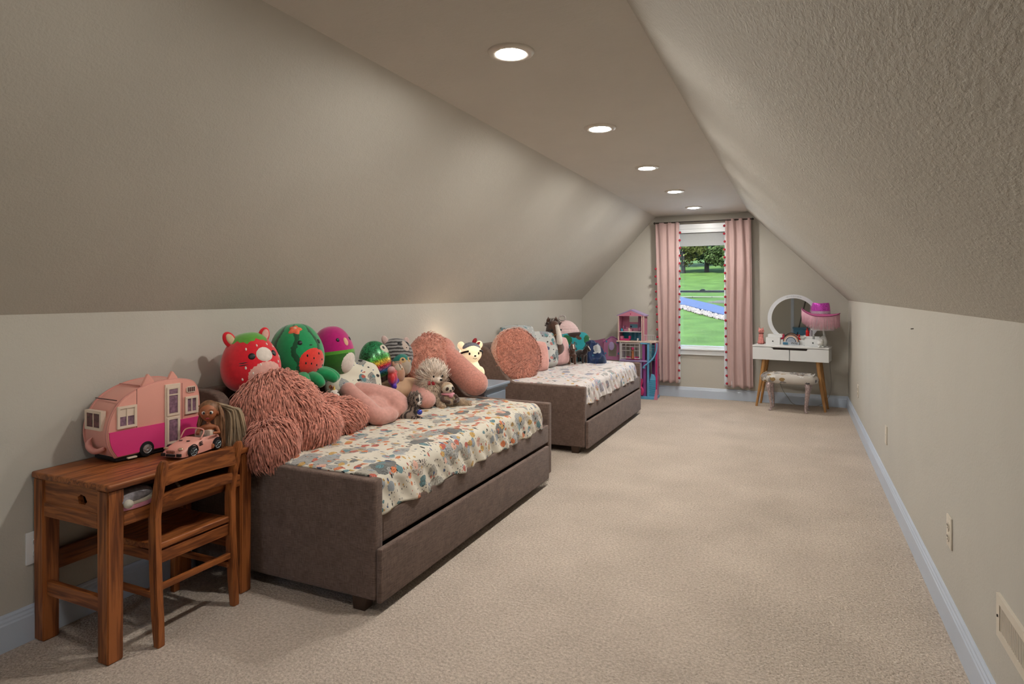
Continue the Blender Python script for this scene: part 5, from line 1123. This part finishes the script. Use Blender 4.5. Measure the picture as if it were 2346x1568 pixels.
# things on the vanity
def VL(x, y, z): c_, s_ = cos(R(-9)), sin(R(-9)); return (-.035+x*c_-y*s_, 7.53+x*s_+y*c_, z)
m_ccat = mat('pink_glazed_ceramic', (.62, .22, .20), .3, .3, 90, spec=.6)
t = T('cat_figurine', 'pink ceramic sitting cat figurine at the left end of the vanity', 'figurine', VL(-.32, .0, .682), rz=R(-80))
b = ell(B(), (0, 0, .055), (.034, .030, .058)); ell(b, (.006, 0, .10), (.026, .026, .032)); ell(b, (.010, 0, .148), (.030, .032, .028))
for s in (-1, 1): limb(b, [(.022, s*.014, .07), (.030, s*.014, .01)], [.010, .010]); lathe(b, [(.009, 0), (.006, .012), (0, .022)], c=(.006, s*.019, .170), seg=10); ell(b, (-.005, s*.026, .02), (.022, .012, .022))
limb(b, [(-.03, 0, .02), (-.035, .03, .015), (-.02, .05, .012)], [.008, .008, .006])
soft('body', b, m_ccat, t, voxel=.0035, it=1)
for s in (-1, 1): O('eye', ell(B(), (.038, s*.012, .152), .0035), m_black, t, smooth='all')
O('collar', tube(B(), [(.008+.026*cos(a), .026*sin(a), .122) for a in np.linspace(0, 2*pi, 20)], .003, 6), mat('brown_collar', (.12, .04, .03)), t)
t = T('compact_mirror', 'small raspberry pink compact standing on the left of the vanity tray', 'compact', VL(-.095, .03, .742), rz=R(-10)); O('case', bx(-.020, .014, -.007, .007, 0, .055, bev=.005), mat('raspberry_gloss', (.42, .02, .06), .2), t, smooth=True); O('foot_lid', bx(-.004, .026, -.02, .004, 0, .006, bev=.002), mat('raspberry_gloss', (.4, .02, .06)), t)
t = T('rainbow_ornament', 'grey, peach and blue rainbow arch ornament on vanity tray', 'ornament', VL(.0, -.048, .6905), rz=R(-9))
for r0, r1, c in ((.075, .083, (.045, .04, .05)), (.062, .075, (.50, .30, .20)), (.054, .062, (.6, .6, .6)), (.046, .054, (.05, .05, .07)), (.0, .046, (.30, .34, .42))):
    A = [(r1*cos(a), .032+r1*sin(a)) for a in np.linspace(0, pi, 24)]; Bq = [(r0*cos(a), .032+r0*sin(a)) for a in np.linspace(pi, 0, 24)]
    O('arch', prism(B(), A+Bq if r0 > 0 else A, 'y', -.006, .006), mat('arch_%d' % int(r1*1000), c, .5), t)
O('plinth', bx(-.083, .083, -.007, .007, 0, .033, bev=.002), mat('plinth_blue_grey', (.42, .46, .52), .5), t)
O('blue_corner', bx(-.082, -.03, -.009, -.006, .001, .026), mat('sea_blue', (.05, .16, .26), .5), t)
lt = bpy.data.curves.new('lettering', 'FONT'); lt.body = 'Wild'; lt.size = .034; lt.extrude = .0006; lo_ = bpy.data.objects.new('lettering', lt); C.objects.link(lo_); lo_.parent = t; lo_.location = (.0, -.0085, .008); lo_.rotation_euler = (pi/2, 0, 0); bpy.context.view_layer.update(); lm = bpy.data.meshes.new_from_object(lo_); bpy.data.objects.remove(lo_); lo_ = O('lettering', lm, None, t, loc=(.0, -.0085, .008)); lo_.rotation_euler = (pi/2, 0, 0); lm.materials.clear(); lm.materials.append(m_black)
def bottle(x, y, z, r_, h, c, cap, label, kind='bottle'):
    t = T('cosmetic_'+kind, label, kind, VL(x, y, z)); O('body', lathe(B(), [(0, 0), (r_, 0), (r_*1.05, h*.1), (r_, h*.6), (r_*.5, h*.72), (r_*.5, h*.75), (0, h*.75)], seg=20), c, t, smooth=True); O('cap', lathe(B(), [(0, h*.75), (r_*.6, h*.75), (r_*.55, h), (0, h)], seg=16), cap, t, smooth=True)
m_rg = mat('red_gloss', (.5, .01, .012), .2, .1); m_clear = mat('clear_acrylic', (.7, .72, .72), .08, .02, trans=.8)
bottle(.072, .03, .742, .014, .048, m_rg, m_rg, 'short red bottle right of the rainbow ornament')
bottle(.050, .05, .742, .009, .05, mat('peach_gloss', (.6, .3, .22), .3), m_rg, 'slim peach tube with red top beside the short red bottle', 'tube')
bottle(.150, .06, .785, .017, .085, m_rg, mat('dark_red_cap', (.2, .01, .01), .3), 'tall red bottle standing below the fringed hat')
bottle(.185, .055, .785, .013, .10, mat('silver_bottle', (.45, .42, .48), .2, .2, metal=.6), m_clear, 'silvery bottle next to the tall red bottle')
bottle(.215, .03, .757, .015, .045, m_clear, m_white, 'small clear jar in front of the silvery bottle', 'jar')
t = T('shell_dish', 'white scalloped dish on the right of the vanity tray', 'dish', VL(.105, .04, .742)); O('bowl', lathe(B(), [(0, .004), (.02, .004), (.042, .030), (.045, .034), (.036, .028), (.018, 0), (0, 0)], seg=24), mat('pearl_white', (.66, .66, .62), .3), t, smooth=True)
# cat lamp with shade
m_wc = mat('white_ceramic', (.66, .67, .66), .25, .03, spec=.6)
lp_ = T('cat_table_lamp', 'white ceramic cat lamp with white shade on the right of the vanity', 'lamp', VL(.308, -.075, .682), rz=R(-75))
b = ell(B(), (-.01, .01, .055), (.050, .045, .055)); ell(b, (-.02, .02, .075), (.038, .034, .045)); ell(b, (.045, -.03, .045), (.030, .030, .028)); ell(b, (.030, -.02, .06), (.03, .028, .03))
for s in (-1, 1): lathe(b, [(.010, 0), (.006, .018), (0, .032)], c=(.045+s*.006, -.03+s*.017, .062), seg=10)
for q in ((.062, -.045, .008), (.062, -.01, .008), (.02, .045, .008)): ell(b, q, (.018, .011, .009))
limb(b, [(-.035, .03, .08), (-.045, .038, .115), (-.035, .030, .155), (-.025, .02, .195)], [.020, .013, .011, .010])
soft('cat_base', b, m_wc, lp_, voxel=.004, it=2)
O('shade', lathe(B(), [(.088, .0), (.102, -.0), (.112, -.105), (.110, -.105), (.100, -.002), (.086, -.002)][:0] or [(.110, 0), (.094, .148), (.092, .148), (.108, 0)], c=(-.015, .012, .178), seg=48), mat('white_linen_shade', (.66, .66, .68), .8, .04, 80), lp_, smooth=True)
# cowboy hat on top of the shade
hz = VL(.308, -.075, 0); ht = T('cowboy_hat', 'sparkly pink cowboy hat with long fringe, worn by the cat lamp', 'hat', (hz[0]-.012, hz[1]-.012, 1.004), rz=R(-6))
m_hat = mat('holographic_magenta', (.48, .05, .42), .35, .5, 120, metal=.3, sheen=.4); m_brim = mat('pink_brim_felt', (.55, .12, .30), .6, .2, 60); m_fr = mat('pale_pink_fringe', (.66, .38, .46), .7, .08, 40)
def crown(u, v):
    a = 2*pi*u; r_ = 1-.30*v**2; dent = .040*math.exp(-(sin(a)**2)*9)*max(0, v-.4); z = .105*min(1, v*1.3)-dent*1.2
    rr = r_ if v < .75 else r_*(1-(v-.75)*3.9); z = .115*math.sin(min(1, v*1.25)*pi/2)-(.028*(v-.75)/.25*(1 if v > .75 else 0))+.010*abs(cos(a))*v
    return Vector((.092*rr*cos(a), .062*rr*sin(a), z+.028))
O('crown', sheet(B(), crown, 48, 20), m_hat, ht, smooth='all')
def br(u, v, dz=0):
    a = 2*pi*u; k = .9+v*.75; x, y = .088*k*cos(a)*(1+.25*v), .070*k*sin(a)*(1+.35*v); return Vector((x, y, .030+dz+.045*v*v*(abs(cos(a))**2)*(1.2 if cos(a) < 0 else .5)-.022*v*abs(sin(a))-.012*v*max(0, cos(a))))
b_ = O('brim', sheet(B(), br, 56, 8), m_brim, ht, smooth='all'); mod(b_, 'SOLIDIFY', thickness=.003)
O('brim_edge', tube(B(), [br(i/56, 1) for i in range(57)], .0035, 6, cap=False), mat('dark_rose_edge', (.22, .03, .10), .6), ht, smooth='all')
O('hat_band', sheet(B(), lambda u, v: crown(u, .02+v*.12)*1.02, 40, 2), mat('silver_band', (.5, .4, .5), .3, .3, 200, metal=.5), ht, smooth='all')
rr_ = random.Random(2); b = B()
for i in range(230):
    p = br(i/230, .98); l = .138+rr_.uniform(-.012, .010)*(1); l *= 1 if rr_.random() > .06 else .8
    tube(b, [p, p+Vector((rr_.gauss(0, .0015), rr_.gauss(0, .001), -l*.5)), p+Vector((rr_.gauss(0, .002), rr_.gauss(0, .002), -l))], [.0026, .0024, .0016], 5)
O('fringe', b, m_fr, ht, smooth='all', kind='stuff')
tag(O('lamp_cord', tube(B(), spline([(.335, 7.60, .66), (.345, 7.64, .45), (.36, 7.70, .25), (.33, 7.715, .10), (.22, 7.66, .012), (.08, 7.64, .010), (-.02, 7.66, .02), (-.08, 7.70, .09), (-.13, 7.73, .16), (-.17, 7.745, .26)], 8), .003, 6), mat('grey_cord', (.25, .24, .22), .5), smooth='all'), 'thin grey cord looping below the vanity table', 'cord')

# ------------------------------------------------------------------ stool
m_st = print_mat('marbled_velvet', (.50, .46, .42), [(9, .5, .85, [(.16, .10, .05), (.26, .24, .23), (.60, .58, .56)], (1, .8, 1)), (22, .40, .7, [(.28, .18, .08), (.62, .60, .58), (.12, .11, .12)], (.6, 1.4, 1))]); m_sl2 = mat('rose_silver_leg', (.50, .40, .40), .3, .4, 70, metal=.5)
st = T('vanity_stool', 'low stool with marbled cream and brown seat and curved silvery legs', 'stool', (-.06, 7.32, 0), rz=R(-6))
b = B(); n = 60; rows = []
def so(a, k): cx = abs(cos(a))**.6*(1 if cos(a) > 0 else -1); sy = abs(sin(a))**.8*(1 if sin(a) > 0 else -1); return Vector((cx*.285*k, sy*.165*k, 0))
for k, z in ((.0, .300), (.85, .300), (.97, .312), (1.0, .335), (.99, .36), (.93, .382), (.80, .395), (.5, .402), (.0, .404)):
    rows.append([b.verts.new(so(2*pi*i/n, k)+Vector((0, 0, z+(.006*nz(cos(2*pi*i/n)*4, sin(2*pi*i/n)*4, z*30) if .3 < z and k > 0 else 0)))) for i in range(n)])
for p, q in zip(rows, rows[1:]):
    for i in range(n): b.faces.new((p[i], p[(i+1) % n], q[(i+1) % n], q[i]))
bmesh.ops.remove_doubles(b, verts=b.verts, dist=.0005); O('seat', b, m_st, st, smooth='all')
for i in range(9): O('tuft_fold', tube(B(), spline([(-.24+i*.06, -.10, .388), (-.225+i*.06+.02*sin(i*2), .0, .402), (-.24+i*.06, .09, .39)], 4), [.004, .006, .008, .008, .008, .008, .007, .005, .003], 6), m_st, st, smooth='all')
for sx in (-1, 1):
    for sy in (-1, 1):
        P = spline([(sx*.175, sy*.10, .305), (sx*.190, sy*.115, .27), (sx*.180, sy*.108, .18), (sx*.168, sy*.10, .08), (sx*.168, sy*.10, .02), (sx*.182, sy*.115, .006)], 6)
        O('leg', tube(B(), P, list(np.interp(range(len(P)), [0, 5, 12, 20, 26, 30], [.024, .027, .016, .010, .009, .012])), 12), m_sl2, st, smooth='all')
        O('carved_knee', ell(B(), (sx*.190, sy*.125, .262), (.016, .010, .026)), m_sl2, st, smooth='all')

# ------------------------------------------------------------------ behind the camera, seen only in the vanity mirror
struct('trim_2', bx(-.10, -.03, YF, YF+.02, 0, 1.78, bev=.003), m_trim)
bi = T('storage_bin', 'blue plastic storage bin against the wall behind the camera', 'bin', (.16, -1.45, 0))
O('tub', prism(B(), [(-.18, 0), (.18, 0), (.21, .40), (-.21, .40)], 'y', -.15, .15, bev=.01), mat('sky_blue_plastic', (.08, .22, .36), .4), bi); O('lid', bx(-.22, .22, -.17, .17, .40, .43, bev=.008), mat('sky_blue_plastic', (.1, .2, .3)), bi)
tag(O('black_pole', tube(B(), [(-.02, -1.2, 0), (.26, -1.62, 1.2)], .014, 10), m_black, smooth=True), 'black pole leaning on the wall behind the camera', 'pole')
